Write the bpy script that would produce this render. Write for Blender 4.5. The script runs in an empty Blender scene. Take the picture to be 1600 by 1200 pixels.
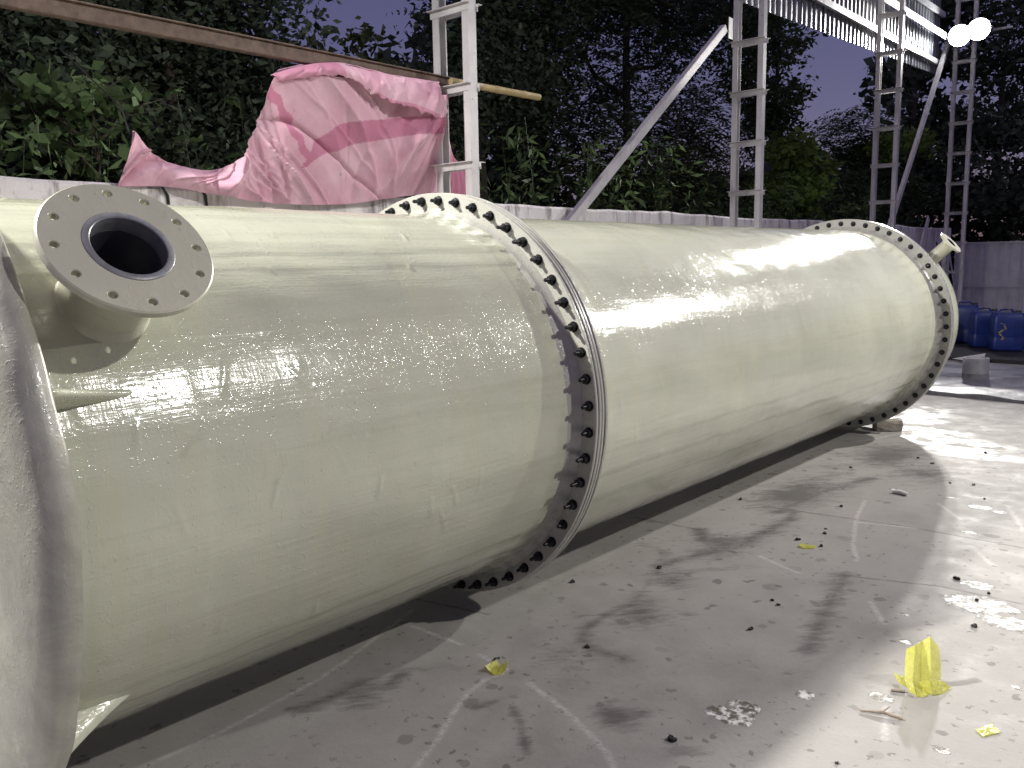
import bpy, bmesh, math, random
import numpy as np
from mathutils import Vector, Matrix, Euler

R = math.radians
PI = math.pi
scene = bpy.context.scene
col = scene.collection
rng = np.random.default_rng(7)
random.seed(7)

# ------------------------------------------------------------------ camera, sky, exposure
CAMZ = 1.632
FW = np.array([-0.65693, 0.74027, -0.14294]); RT = np.array([0.74948, 0.66181, -0.01708]); UP = np.array([-0.08195, 0.11835, 0.98958])
FPX = 1341.64
cam_d = bpy.data.cameras.new('camera'); cam = bpy.data.objects.new('camera', cam_d); col.objects.link(cam)
cam_d.sensor_width = 36; cam_d.lens = FPX / 1600 * 36; cam_d.clip_end = 1000; cam_d.clip_start = 0.05
m = Matrix.Identity(4)
for i in range(3):
    m[i][0] = RT[i]; m[i][1] = UP[i]; m[i][2] = -FW[i]
m[2][3] = CAMZ
cam.matrix_world = m
scene.camera = cam

world = bpy.data.worlds.new('World'); scene.world = world; world.use_nodes = True
wn = world.node_tree; wn.nodes.clear()
wo = wn.nodes.new('ShaderNodeOutputWorld'); wb = wn.nodes.new('ShaderNodeBackground')
sky = wn.nodes.new('ShaderNodeTexSky'); sky.sky_type = 'NISHITA'; sky.sun_disc = False
sky.sun_elevation = R(75.0); sky.sun_rotation = R(150); sky.ozone_density = 2.0; sky.air_density = 1.0; sky.dust_density = 1.5
tint = wn.nodes.new('ShaderNodeMix'); tint.data_type = 'RGBA'; tint.blend_type = 'MULTIPLY'
tint.inputs['Factor'].default_value = 1.0; tint.inputs['B'].default_value = (1.0, 0.665, 0.87, 1)
wn.links.new(sky.outputs[0], tint.inputs['A']); wn.links.new(tint.outputs['Result'], wb.inputs[0])
wb.inputs[1].default_value = 0.054
wn.links.new(wb.outputs[0], wo.inputs[0])
scene.view_settings.view_transform = 'Standard'; scene.view_settings.look = 'None'
scene.view_settings.exposure = 0.0; scene.view_settings.gamma = 1.0; scene.view_settings.use_curve_mapping = False
scene.cycles.use_denoising = True
scene.cycles.sample_clamp_indirect = 4.0
scene.cycles.max_bounces = 4
scene.cycles.transparent_max_bounces = 8

# lamp powers (each belongs to a floodlight built below)
P_FAR, P_ROW, P_BACK, P_RIGHT, P_RIGHT_FAR = 350, 410, 95, 370, 100

# ------------------------------------------------------------------ helpers
def ray(px, py):
    return FW + (px - 800) / FPX * RT - (py - 600) / FPX * UP
def on_x(px, py, x):
    d = ray(px, py); X = d * (x / d[0]); X[2] += CAMZ; return X
def on_z(px, py, z=0.0):
    d = ray(px, py); X = d * ((z - CAMZ) / d[2]); X[2] += CAMZ; return X
def at_dist(px, py, t):
    d = ray(px, py); X = d * t; X[2] += CAMZ; return X

class MB:
    def __init__(s): s.v = []; s.f = []; s.uv = None
    def add(s, v, f):
        b = len(s.v); s.v += [tuple(map(float, p)) for p in v]; s.f += [tuple(b + i for i in q) for q in f]; return s
    def box(s, c, d, rot=None, bev=0.0):
        hx, hy, hz = d[0] / 2, d[1] / 2, d[2] / 2
        c = np.array(c, float)
        if bev <= 0:
            v = np.array([(x, y, z) for x in (-hx, hx) for y in (-hy, hy) for z in (-hz, hz)])
            f = [(0, 1, 3, 2), (4, 6, 7, 5), (0, 4, 5, 1), (2, 3, 7, 6), (0, 2, 6, 4), (1, 5, 7, 3)]
        else:
            bm = bmesh.new(); bmesh.ops.create_cube(bm, size=1)
            for q in bm.verts: q.co = Vector((q.co.x * d[0], q.co.y * d[1], q.co.z * d[2]))
            bmesh.ops.bevel(bm, geom=bm.edges[:], offset=bev, segments=1, affect='EDGES')
            bm.verts.index_update()
            v = np.array([q.co[:] for q in bm.verts]); f = [tuple(q.index for q in fc.verts) for fc in bm.faces]; bm.free()
        if rot is not None: v = v @ np.array(rot, float).T
        return s.add(v + c, f)
    def bar(s, a, b, w, h, up=(0, 0, 1)):
        a = np.array(a, float); b = np.array(b, float); d = b - a; L = np.linalg.norm(d); d = d / L
        u = np.array(up, float); u = u - d * (u @ d); u /= np.linalg.norm(u); t = np.cross(d, u)
        return s.box((a + b) / 2, (L, w, h), np.stack([d, t, u], 1))
    def tube(s, pts, rad, n=8, cap=True):
        pts = [np.array(q, float) for q in pts]; rad = rad if hasattr(rad, '__len__') else [rad] * len(pts)
        rings = []; ref = np.array([0.31, 0.17, 0.93])
        for i, q in enumerate(pts):
            d = pts[min(i + 1, len(pts) - 1)] - pts[max(i - 1, 0)]; d = d / (np.linalg.norm(d) + 1e-9)
            if abs(d @ ref) > .95: ref = np.array([1., 0, 0])
            a = np.cross(d, ref); a /= np.linalg.norm(a); b = np.cross(d, a)
            th = np.arange(n) * 2 * PI / n
            rings.append(q + rad[i] * (np.cos(th)[:, None] * a + np.sin(th)[:, None] * b))
        v = np.concatenate(rings); f = []
        for i in range(len(pts) - 1):
            for k in range(n):
                f.append((i * n + k, i * n + (k + 1) % n, (i + 1) * n + (k + 1) % n, (i + 1) * n + k))
        if cap: f.append(tuple(range(n))[::-1]); f.append(tuple((len(pts) - 1) * n + k for k in range(n)))
        return s.add(v, f)
    def lathe(s, prof, c, e1, e2, ax, n=48, closed=True):
        """prof: list of (radius, along); axis ax through c"""
        c = np.array(c, float); e1 = np.array(e1, float); e2 = np.array(e2, float); ax = np.array(ax, float)
        th = np.arange(n) * 2 * PI / n; v = []; m_ = len(prof)
        for r_, h in prof:
            v.append(c + r_ * (np.cos(th)[:, None] * e1 + np.sin(th)[:, None] * e2) + h * ax)
        v = np.concatenate(v); f = []
        for i in range(m_ if closed else m_ - 1):
            j = (i + 1) % m_
            for k in range(n):
                f.append((i * n + k, i * n + (k + 1) % n, j * n + (k + 1) % n, j * n + k))
        return s.add(v, f)

def world_loc(o):
    p = Vector((0, 0, 0))
    while o is not None: p += o.location; o = o.parent
    return p

def obj(name, mb, mat, parent=None, loc=None, smooth=None, local=False):
    """one mesh object; vertices are world coordinates unless local"""
    me = bpy.data.meshes.new(name)
    v = np.array(mb.v, float)
    if parent is not None and not local:
        v = v - np.array(world_loc(parent))
    elif loc is not None and not local:
        v = v - np.array(loc, float)
    me.from_pydata(v.tolist(), [], mb.f); me.materials.append(mat)
    o = bpy.data.objects.new(name, me); col.objects.link(o)
    if smooth is not None:
        me.shade_smooth(); me.set_sharp_from_angle(angle=R(smooth))
    if parent is not None: o.parent = parent
    if loc is not None: o.location = loc
    bm = bmesh.new(); bm.from_mesh(me); bmesh.ops.recalc_face_normals(bm, faces=bm.faces[:]); bm.to_mesh(me); bm.free()
    return o

def fast_mesh(name, v, quads, mat, attrs=None):
    me = bpy.data.meshes.new(name)
    v = np.asarray(v, np.float32); q = np.asarray(quads, np.int32); k = q.shape[1]
    me.vertices.add(len(v)); me.vertices.foreach_set('co', v.ravel())
    me.loops.add(q.size); me.loops.foreach_set('vertex_index', q.ravel())
    me.polygons.add(len(q)); me.polygons.foreach_set('loop_start', np.arange(0, q.size, k, dtype=np.int32))
    me.polygons.foreach_set('loop_total', np.full(len(q), k, np.int32))
    me.update(calc_edges=True)
    for nm, a in (attrs or {}).items():
        at = me.attributes.new(nm, 'FLOAT', 'POINT'); at.data.foreach_set('value', np.asarray(a, np.float32))
    me.materials.append(mat)
    return me

def tag(o, label=None, cat=None, group=None, kind=None):
    if label: o['label'] = label
    if cat: o['category'] = cat
    if group: o['group'] = group
    if kind: o['kind'] = kind
    return o
def thing(name, label, cat, loc=(0, 0, 0), group=None):
    o = bpy.data.objects.new(name, None); o.empty_display_size = .2; col.objects.link(o); o.location = loc
    return tag(o, label, cat, group)
def copy_tree(o, parent=None):
    c = o.copy(); col.objects.link(c); c.parent = parent
    for ch in o.children: copy_tree(ch, c)
    return c

# ------------------------------------------------------------------ materials
def srgb(r, g, b):
    f = lambda c: (c / 255 / 12.92) if c / 255 <= .04045 else ((c / 255 + .055) / 1.055) ** 2.4
    return (f(r), f(g), f(b), 1)
class NT:
    def __init__(s, name):
        s.m = bpy.data.materials.new(name); s.m.use_nodes = True; s.t = s.m.node_tree; s.n = s.t.nodes; s.n.clear()
        s.out = s.n.new('ShaderNodeOutputMaterial'); s.b = s.n.new('ShaderNodeBsdfPrincipled'); s.l(s.b.outputs[0], s.out.inputs[0])
    def l(s, a, b): s.t.links.new(a, b)
    def new(s, t, **k):
        n = s.n.new(t)
        for a, v in k.items(): setattr(n, a, v)
        return n
    def coord(s, scale=(1, 1, 1), which='Object', rot=(0, 0, 0)):
        tc = s.new('ShaderNodeTexCoord'); mp = s.new('ShaderNodeMapping'); mp.inputs['Scale'].default_value = scale; mp.inputs['Rotation'].default_value = rot
        s.l(tc.outputs[which], mp.inputs[0]); return mp.outputs[0]
    def noise(s, scale, vec=None, detail=4, rough=.55, dist=0):
        n = s.new('ShaderNodeTexNoise'); n.inputs['Scale'].default_value = scale; n.inputs['Detail'].default_value = detail
        n.inputs['Roughness'].default_value = rough; n.inputs['Distortion'].default_value = dist
        if vec is not None: s.l(vec, n.inputs['Vector'])
        return n.outputs[0]
    def ramp(s, fac, stops):
        r = s.new('ShaderNodeValToRGB'); e = r.color_ramp.elements
        while len(e) < len(stops): e.new(.5)
        for i, (p, c) in enumerate(stops):
            e[i].position = p; e[i].color = c if hasattr(c, '__len__') else (c, c, c, 1)
        s.l(fac, r.inputs[0]); return r.outputs[0]
    def math(s, op, a, b=None, clamp=False):
        n = s.new('ShaderNodeMath', operation=op, use_clamp=clamp)
        for i, x in enumerate((a, b)):
            if x is None: continue
            if isinstance(x, (int, float)): n.inputs[i].default_value = x
            else: s.l(x, n.inputs[i])
        return n.outputs[0]
    def mix(s, fac, a, b, mode='MIX'):
        n = s.new('ShaderNodeMix', data_type='RGBA', blend_type=mode)
        for k, x in (('Factor', fac), ('A', a), ('B', b)):
            if isinstance(x, (int, float)): n.inputs[k].default_value = x
            elif hasattr(x, '__len__'): n.inputs[k].default_value = x
            else: s.l(x, n.inputs[k])
        return n.outputs['Result']
    def bump(s, h, strength, dist, normal=None):
        b = s.new('ShaderNodeBump'); b.inputs['Strength'].default_value = strength; b.inputs['Distance'].default_value = dist
        s.l(h, b.inputs['Height'])
        if normal is not None: s.l(normal, b.inputs['Normal'])
        return b.outputs[0]
    def attr(s, name):
        return s.new('ShaderNodeAttribute', attribute_name=name).outputs['Fac']
    def set(s, **k):
        for a, v in k.items():
            i = s.b.inputs[a.replace('_', ' ')]
            if isinstance(v, (int, float)) or hasattr(v, '__len__'): i.default_value = v
            else: s.l(v, i)
        return s

def simple(name, c, rough=.6, var=.25, scale=6, metallic=0, bumpd=0, bscale=40, spec=.5):
    t = NT(name); v = t.coord(); n = t.noise(scale, v, 6, .65)
    lo = tuple(x * (1 - var) for x in c[:3]) + (1,); hi = tuple(min(1, x * (1 + var)) for x in c[:3]) + (1,)
    t.set(Base_Color=t.ramp(n, [(.3, lo), (.7, hi)]), Roughness=rough, Metallic=metallic, Specular_IOR_Level=spec)
    if bumpd: t.set(Normal=t.bump(t.noise(bscale, v, 4), .8, bumpd))
    return t.m

def mat_gelcoat(name, base, sparkle, rough, streak=.5, hoopc=.16, grime=0.):
    """glossy hand-laid fibreglass: cream gelcoat, brushed-on resin, small bumps that break the gloss"""
    t = NT(name); v = t.coord()
    v_ax = t.coord(scale=(6, .35, 6)); v_hoop = t.coord(scale=(.6, 9, .6))
    big = t.noise(1.7, v, 4); ax = t.noise(2.2, v_ax, 6, .62, .4); hoop = t.noise(1.6, v_hoop, 3)
    c0 = base; dk = tuple(x * .80 for x in base[:3]) + (1,); lt = tuple(min(1, x * 1.08) for x in base[:3]) + (1,)
    c = t.mix(t.ramp(big, [(.34, .25), (.66, .85)]), dk, lt)
    c = t.mix(t.math('MULTIPLY', t.ramp(ax, [(.50, 0.), (.62, 1.)]), .35 * streak), c, (base[0] * .62, base[1] * .63, base[2] * .58, 1))
    c = t.mix(t.math('MULTIPLY', t.ramp(hoop, [(.52, 0.), (.60, 1.)]), hoopc), c, (base[0] * 1.05, base[1] * .98, base[2] * .84, 1))
    dirt = t.ramp(t.noise(5.5, v, 8, .75, .8), [(.60, 0.), (.74, .5)]); c = t.mix(dirt, c, (base[0] * .66, base[1] * .63, base[2] * .56, 1))
    if grime:
        gp = t.ramp(t.noise(3.1, v, 8, .72, 1.2), [(.42, 0.), (.62, 1.)]); c = t.mix(t.math('MULTIPLY', gp, grime), c, (.235, .235, .20, 1))
        sc_ = t.ramp(t.noise(7, t.coord(scale=(1, 6, .5), rot=(0, .6, 0)), 8, .8), [(.60, 0.), (.66, .6)]); c = t.mix(sc_, c, (.62, .61, .56, 1))
    specks = t.noise(55, v, 2); c = t.mix(t.ramp(specks, [(.72, 0.), (.76, .5)]), c, (base[0] * .5, base[1] * .5, base[2] * .45, 1))
    fine = t.ramp(t.noise(85, v, 2, .55), [(.56, 0.), (.74, 1.)]); patch = t.ramp(t.noise(2.2, v_hoop, 5, .7), [(.42, .25), (.60, 1.)]); fine = t.math('MULTIPLY', fine, patch); mid = t.noise(9, v, 4); strk = t.noise(3.2, v_ax, 5, .6); hp = t.noise(14, v_hoop, 3)
    n1 = t.bump(mid, .16, .012); n2 = t.bump(strk, streak, .006, n1); n2 = t.bump(hp, .75 * hoopc, .003, n2); n3 = t.bump(fine, sparkle, .0022, n2)
    gl = t.ramp(t.noise(12, v, 5), [(.35, rough * .75), (.7, rough * 1.15)])
    t.set(Base_Color=c, Roughness=gl, Normal=n3, Specular_IOR_Level=.55, Coat_Weight=.5, Coat_Roughness=.06, Coat_Normal=n3)
    return t.m
CREAM = (.475, .49, .375, 1)
M_shell1 = mat_gelcoat('gelcoat_rough', CREAM, .42, .17, .5)
M_shell2 = mat_gelcoat('gelcoat_smooth', (.52, .535, .42, 1), .30, .15, .4)
M_flange = mat_gelcoat('gelcoat_flange', (.37, .37, .325, 1), .5, .30, .0, .0)
M_nozzle = mat_gelcoat('gelcoat_nozzle', (.47, .465, .36, 1), .25, .36, .0, .0)
M_plate = mat_gelcoat('gelcoat_plate', (.40, .40, .33, 1), .45, .40, .3, .2, .65)
M_gasket = simple('rubber_gasket', (.03, .03, .03, 1), .8)
M_bolt = simple('oiled_black_steel', (.018, .018, .02, 1), .38, .3, 60, .55, .0005, 200)
M_liner = simple('grey_pvc_liner', (.165, .17, .18, 1), .35, .25, 30, 0, .0008, 90)
M_bore = simple('dark_pvc_bore', (.05, .053, .068, 1), .45)

def mat_paint_steel():
    t = NT('white_painted_steel'); v = t.coord(); vs = t.coord(scale=(8, 8, .5))
    c = t.mix(t.ramp(t.noise(3, v, 5), [(.3, 0.), (.7, 1.)]), (.50, .49, .48, 1), (.66, .65, .64, 1))
    c = t.mix(t.math('MULTIPLY', t.ramp(t.noise(2.6, vs, 6, .7), [(.58, 0.), (.70, 1.)]), .55), c, (.25, .21, .18, 1))
    c = t.mix(t.ramp(t.noise(26, v, 3), [(.71, 0.), (.75, .8)]), c, (.16, .09, .06, 1))
    t.set(Base_Color=c, Roughness=t.ramp(t.noise(8, v, 3), [(.3, .3), (.7, .5)]), Normal=t.bump(t.noise(70, v, 3), .3, .0015))
    return t.m
M_steel = mat_paint_steel()
def mat_wall():
    t = NT('stained_white_plaster'); v = t.coord(); vs = t.coord(scale=(1.5, 1.5, .25))
    geo = t.new('ShaderNodeSeparateXYZ'); t.l(t.coord(), geo.inputs[0]); z = geo.outputs[2]
    c = t.mix(t.ramp(t.noise(1.6, v, 6, .6), [(.3, 0.), (.7, 1.)]), (.62, .59, .58, 1), (.80, .78, .77, 1))
    runs = t.ramp(t.noise(4.2, vs, 6, .7), [(.50, 0.), (.64, 1.)])
    top = t.ramp(z, [(.0, 0.), (1., 1.)])
    tz = t.math('MULTIPLY', t.math('SUBTRACT', z, 1.45), 1.25, True)
    c = t.mix(t.math('MULTIPLY', t.math('MULTIPLY', runs, tz), .85), c, (.13, .12, .115, 1))
    c = t.mix(t.ramp(t.noise(11, v, 4, .7), [(.62, 0.), (.70, .55)]), c, (.40, .36, .34, 1))
    t.set(Base_Color=c, Roughness=.85, Normal=t.bump(t.noise(14, v, 6, .7), .6, .012))
    return t.m
M_wall = mat_wall()

def mat_floor():
    t = NT('yard_concrete'); v = t.coord()
    big = t.noise(.55, v, 5, .6); mid = t.noise(4.5, v, 7, .68, .3); fin = t.noise(42, v, 5, .7); grit = t.noise(160, v, 2)
    c = t.mix(t.ramp(big, [(.35, 0.), (.68, 1.)]), (.225, .217, .200, 1), (.305, .294, .272, 1))
    c = t.mix(t.ramp(mid, [(.38, .0), (.66, .6)]), c, (.335, .323, .30, 1))
    c = t.mix(t.ramp(fin, [(.60, 0.), (.72, .35)]), c, (.20, .19, .18, 1))
    # drip spots of spilt resin, two sizes
    for sc, thr, amt, seed in ((7.5, .18, .75, 3.1), (19, .21, .8, 11.7), (3.3, .14, .55, 23.0)):
        mp = t.new('ShaderNodeMapping'); mp.inputs['Location'].default_value = (seed, seed * .7, 0); t.l(v, mp.inputs[0])
        wob = t.new('ShaderNodeMix', data_type='VECTOR'); wob.inputs['Factor'].default_value = .06
        nz = t.new('ShaderNodeTexNoise'); nz.inputs['Scale'].default_value = sc * 2.5; t.l(mp.outputs[0], nz.inputs['Vector'])
        t.l(mp.outputs[0], wob.inputs['A']); t.l(nz.outputs[1], wob.inputs['B'])
        vo = t.new('ShaderNodeTexVoronoi'); vo.voronoi_dimensions = '2D'; vo.inputs['Scale'].default_value = sc; vo.inputs['Randomness'].default_value = 1; t.l(wob.outputs['Result'], vo.inputs['Vector'])
        pick = t.new('ShaderNodeSeparateColor'); t.l(vo.outputs['Color'], pick.inputs[0])
        size = t.math('MULTIPLY', t.math('SUBTRACT', pick.outputs[0], .45), thr * 1.8)
        spot = t.math('MULTIPLY', t.math('SUBTRACT', size, vo.outputs['Distance']), 45, True)
        area = t.ramp(t.noise(.9, mp.outputs[0], 3), [(.40, 0.), (.55, 1.)])
        c = t.mix(t.math('MULTIPLY', t.math('MULTIPLY', spot, area), amt), c, (.125, .118, .11, 1))
    # painted-in wear and marks: smudges, a long dark streak, joints, chalk, resin crust
    dark = t.attr('smudge_streak'); 
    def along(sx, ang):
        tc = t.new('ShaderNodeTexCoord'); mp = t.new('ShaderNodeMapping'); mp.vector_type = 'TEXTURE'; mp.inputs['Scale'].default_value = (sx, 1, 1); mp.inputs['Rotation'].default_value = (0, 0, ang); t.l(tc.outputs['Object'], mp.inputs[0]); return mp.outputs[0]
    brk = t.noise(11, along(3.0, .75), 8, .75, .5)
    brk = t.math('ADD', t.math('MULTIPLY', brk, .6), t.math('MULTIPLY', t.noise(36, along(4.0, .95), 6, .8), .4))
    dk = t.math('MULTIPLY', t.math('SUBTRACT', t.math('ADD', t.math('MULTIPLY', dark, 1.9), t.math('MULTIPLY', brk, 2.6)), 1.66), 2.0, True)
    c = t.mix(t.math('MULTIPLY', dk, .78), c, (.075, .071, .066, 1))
    jt = t.attr('joint'); c = t.mix(t.math('MULTIPLY', jt, t.ramp(t.noise(16, v, 4), [(.35, .3), (.6, 1.)])), c, (.10, .085, .075, 1))
    ch = t.attr('chalk'); c = t.mix(t.math('MULTIPLY', ch, t.ramp(t.noise(30, v, 6, .8), [(.38, .0), (.58, .85)])), c, (.66, .64, .62, 1))
    cr = t.attr('crust'); crn = t.noise(17, v, 8, .75, 1.0)
    crust = t.ramp(t.math('MULTIPLY', cr, crn), [(.33, 0.), (.38, 1.)])
    c = t.mix(crust, c, t.mix(t.ramp(t.noise(28, v, 4), [(.46, 0.), (.58, 1.)]), (.13, .125, .095, 1), (.78, .77, .73, 1)))
    wet = t.attr('wet')
    r = t.ramp(mid, [(.35, .62), (.65, .85)])
    r = t.mix(t.math('MULTIPLY', wet, t.ramp(t.noise(6, v, 5), [(.42, 0.), (.56, 1.)])), r, (.16, .16, .16, 1))
    r = t.mix(crust, r, (.35, .35, .35, 1))
    h = t.math('ADD', t.math('MULTIPLY', fin, .5), t.math('MULTIPLY', grit, .25)); h = t.math('ADD', h, t.math('MULTIPLY', crust, t.math('MULTIPLY', crn, 3.)))
    h = t.math('SUBTRACT', h, t.math('MULTIPLY', jt, .8))
    t.set(Base_Color=c, Roughness=r, Normal=t.bump(h, .55, .006), Specular_IOR_Level=.28)
    return t.m
M_floor = mat_floor()
M_soil = simple('soil', (.05, .042, .03, 1), .95, .4, 3, 0, .03, 8)
M_rust = simple('rusty_beam', (.15, .105, .08, 1), .7, .45, 12, 0, .003, 60)
M_bamboo = simple('bamboo', (.36, .28, .13, 1), .5, .25, 9)
M_bark = simple('bark', (.075, .06, .045, 1), .9, .4, 14, 0, .02, 25)
def mat_leaf(name, c, rough=.6, trans=.25):
    t = NT(name); at = t.attr('shade')
    lo = tuple(x * .5 for x in c[:3]) + (1,); hi = tuple(min(1, x * 1.55) for x in c[:3]) + (1,)
    cc = t.ramp(at, [(0., lo), (1., hi)])
    t.set(Base_Color=cc, Roughness=rough, Specular_IOR_Level=.18)
    tr = t.new('ShaderNodeBsdfTranslucent'); t.l(cc, tr.inputs[0]); mx = t.new('ShaderNodeMixShader'); mx.inputs[0].default_value = trans
    t.l(t.b.outputs[0], mx.inputs[1]); t.l(tr.outputs[0], mx.inputs[2]); t.l(mx.outputs[0], t.out.inputs[0])
    return t.m
M_leafdark = mat_leaf('leaf_dark', (.080, .108, .066, 1))
M_leafmid = mat_leaf('leaf_mid', (.080, .125, .048, 1))
M_leaflime = mat_leaf('leaf_lime', (.15, .24, .05, 1), .4, .35)
M_leafolive = mat_leaf('leaf_olive', (.08, .10, .045, 1))
M_zinc = simple('galvanised_sheet', (.20, .205, .22, 1), .42, .25, 4, .3, .001, 80)
M_graysheet = simple('grey_painted_sheet', (.50, .51, .53, 1), .55, .18, 3, 0, .002, 30)
M_blue = simple('blue_plastic', (.012, .030, .16, 1), .4, .2, 7, 0, .001, 60)
M_bluecap = simple('black_plastic', (.015, .015, .02, 1), .5)
M_yprint = simple('faded_yellow_print', (.42, .33, .10, 1), .7, .5, 40)
M_pvc = simple('grey_pvc', (.27, .275, .28, 1), .45, .15, 8)
M_brick = simple('cement_block', (.30, .275, .23, 1), .95, .3, 22, 0, .006, 60)
M_lump = simple('black_lump', (.012, .012, .011, 1), .6, .5, 80)
M_lamp_body = simple('grey_cast_housing', (.10, .10, .105, 1), .5, .2, 30)
M_rope = simple('black_rope', (.02, .02, .02, 1), .8)
M_paper = simple('white_offcut', (.62, .61, .58, 1), .6, .15, 9)
M_twig = simple('dry_twig', (.30, .25, .19, 1), .9, .3, 60)
def mat_sheetblack():
    t = NT('black_plastic_sheet'); v = t.coord()
    t.set(Base_Color=t.ramp(t.noise(2.2, v, 6, .7), [(.35, (.15, .15, .165, 1)), (.65, (.30, .30, .325, 1))]), Roughness=t.ramp(t.noise(4, v, 5), [(.3, .32), (.7, .55)]),
          Normal=t.bump(t.noise(5, v, 5, .6), .5, .02)); return t.m
M_sheet = mat_sheetblack()
M_rubber = simple('black_rubber_mat', (.012, .012, .013, 1), .7, .4, 5)
def mat_film():
    t = NT('yellow_cellophane'); v = t.coord()
    t.set(Base_Color=t.ramp(t.noise(9, v, 3), [(.3, (.70, .69, .16, 1)), (.7, (.82, .81, .36, 1))]), Normal=t.bump(t.noise(14, v, 4, .7), .8, .02), Roughness=.16, Alpha=.8, Specular_IOR_Level=.7)
    tr = t.new('ShaderNodeBsdfTranslucent'); tr.inputs[0].default_value = (.78, .78, .26, 1); mx = t.new('ShaderNodeMixShader'); mx.inputs[0].default_value = .4
    t.l(t.b.outputs[0], mx.inputs[1]); t.l(tr.outputs[0], mx.inputs[2])
    tp_ = t.new('ShaderNodeBsdfTransparent'); tp_.inputs[0].default_value = (.97, .97, .62, 1); m2 = t.new('ShaderNodeMixShader'); t.l(t.ramp(t.noise(22, v, 4, .7), [(.35, .25), (.65, .6)]), m2.inputs[0]); t.l(mx.outputs[0], m2.inputs[1]); t.l(tp_.outputs[0], m2.inputs[2]); t.l(m2.outputs[0], t.out.inputs[0]); return t.m
M_film = mat_film()
def mat_tarp():
    t = NT('pink_woven_tarpaulin'); v = t.coord(); st = t.attr('stripe')
    weave = t.noise(30, t.coord(scale=(1, 1, 4)), 3)
    c = t.mix(t.ramp(t.noise(3, v, 5), [(.35, 0.), (.65, 1.)]), (.78, .44, .55, 1), (.87, .59, .68, 1))
    c = t.mix(t.math('MULTIPLY', st, .8), c, (.62, .20, .34, 1))
    c = t.mix(t.ramp(t.noise(14, v, 4, .7), [(.66, 0.), (.72, .5)]), c, (.22, .09, .10, 1))
    t.set(Base_Color=c, Roughness=.55, Normal=t.bump(t.noise(9, v, 5, .65), .6, .02, t.bump(weave, .2, .003)), Specular_IOR_Level=.3)
    tr = t.new('ShaderNodeBsdfTranslucent'); t.l(c, tr.inputs[0]); mx = t.new('ShaderNodeMixShader'); mx.inputs[0].default_value = .22
    t.l(t.b.outputs[0], mx.inputs[1]); t.l(tr.outputs[0], mx.inputs[2]); t.l(mx.outputs[0], t.out.inputs[0]); return t.m
M_tarp = mat_tarp()
def mat_lens():
    t = NT('lit_lamp_glass'); t.set(Base_Color=(.9, .9, .9, 1), Emission_Color=(.95, .97, 1, 1), Emission_Strength=70.); return t.m
M_lens = mat_lens()

# ------------------------------------------------------------------ yard floor and soil
def axis_coords(lo, flo, fhi, hi, fine, coarse):
    a = [np.arange(lo, flo, coarse), np.arange(flo, fhi, fine), np.arange(fhi, hi + coarse * .5, coarse)]
    return np.concatenate(a)
gx = axis_coords(-6.7, -3.3, 0.4, 14.3, .0125, 1.0); gy = axis_coords(-14, 1.4, 9.0, 34, .0135, 1.0)
GX, GY = np.meshgrid(gx, gy, indexing='ij'); gv = np.stack([GX.ravel(), GY.ravel(), np.zeros(GX.size)], 1)
ny = len(gy); ii, jj = np.meshgrid(np.arange(len(gx) - 1), np.arange(ny - 1), indexing='ij'); b0 = (ii * ny + jj).ravel()
gq = np.stack([b0, b0 + ny, b0 + ny + 1, b0 + 1], 1)
chan = {k: np.zeros(len(gv), np.float32) for k in ('smudge_streak', 'joint', 'chalk', 'crust', 'wet')}
def stroke(ch, pts, w, amt, soft=.6):
    P = [on_z(*q)[:2] for q in pts]
    lo = np.min(P, 0) - w * 2; hi = np.max(P, 0) + w * 2
    idx = np.where((gv[:, 0] > lo[0]) & (gv[:, 0] < hi[0]) & (gv[:, 1] > lo[1]) & (gv[:, 1] < hi[1]))[0]
    X = gv[idx, :2]; best = np.full(len(idx), 9.)
    for a, b in zip(P[:-1], P[1:]):
        d = b - a; t = np.clip(((X - a) @ d) / (d @ d + 1e-9), 0, 1); best = np.minimum(best, np.hypot(*(X - a - t[:, None] * d).T))
    val = np.clip((w - best) / (w * soft), 0, 1) * amt
    chan[ch][idx] = np.maximum(chan[ch][idx], val)
def blob(ch, c, rx, ry, amt, soft=.7):
    C = on_z(*c)[:2]; d = np.hypot((gv[:, 0] - C[0]) / rx, (gv[:, 1] - C[1]) / ry)
    chan[ch] = np.maximum(chan[ch], (np.clip((1 - d) / soft, 0, 1) * amt).astype(np.float32))
S = stroke
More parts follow.
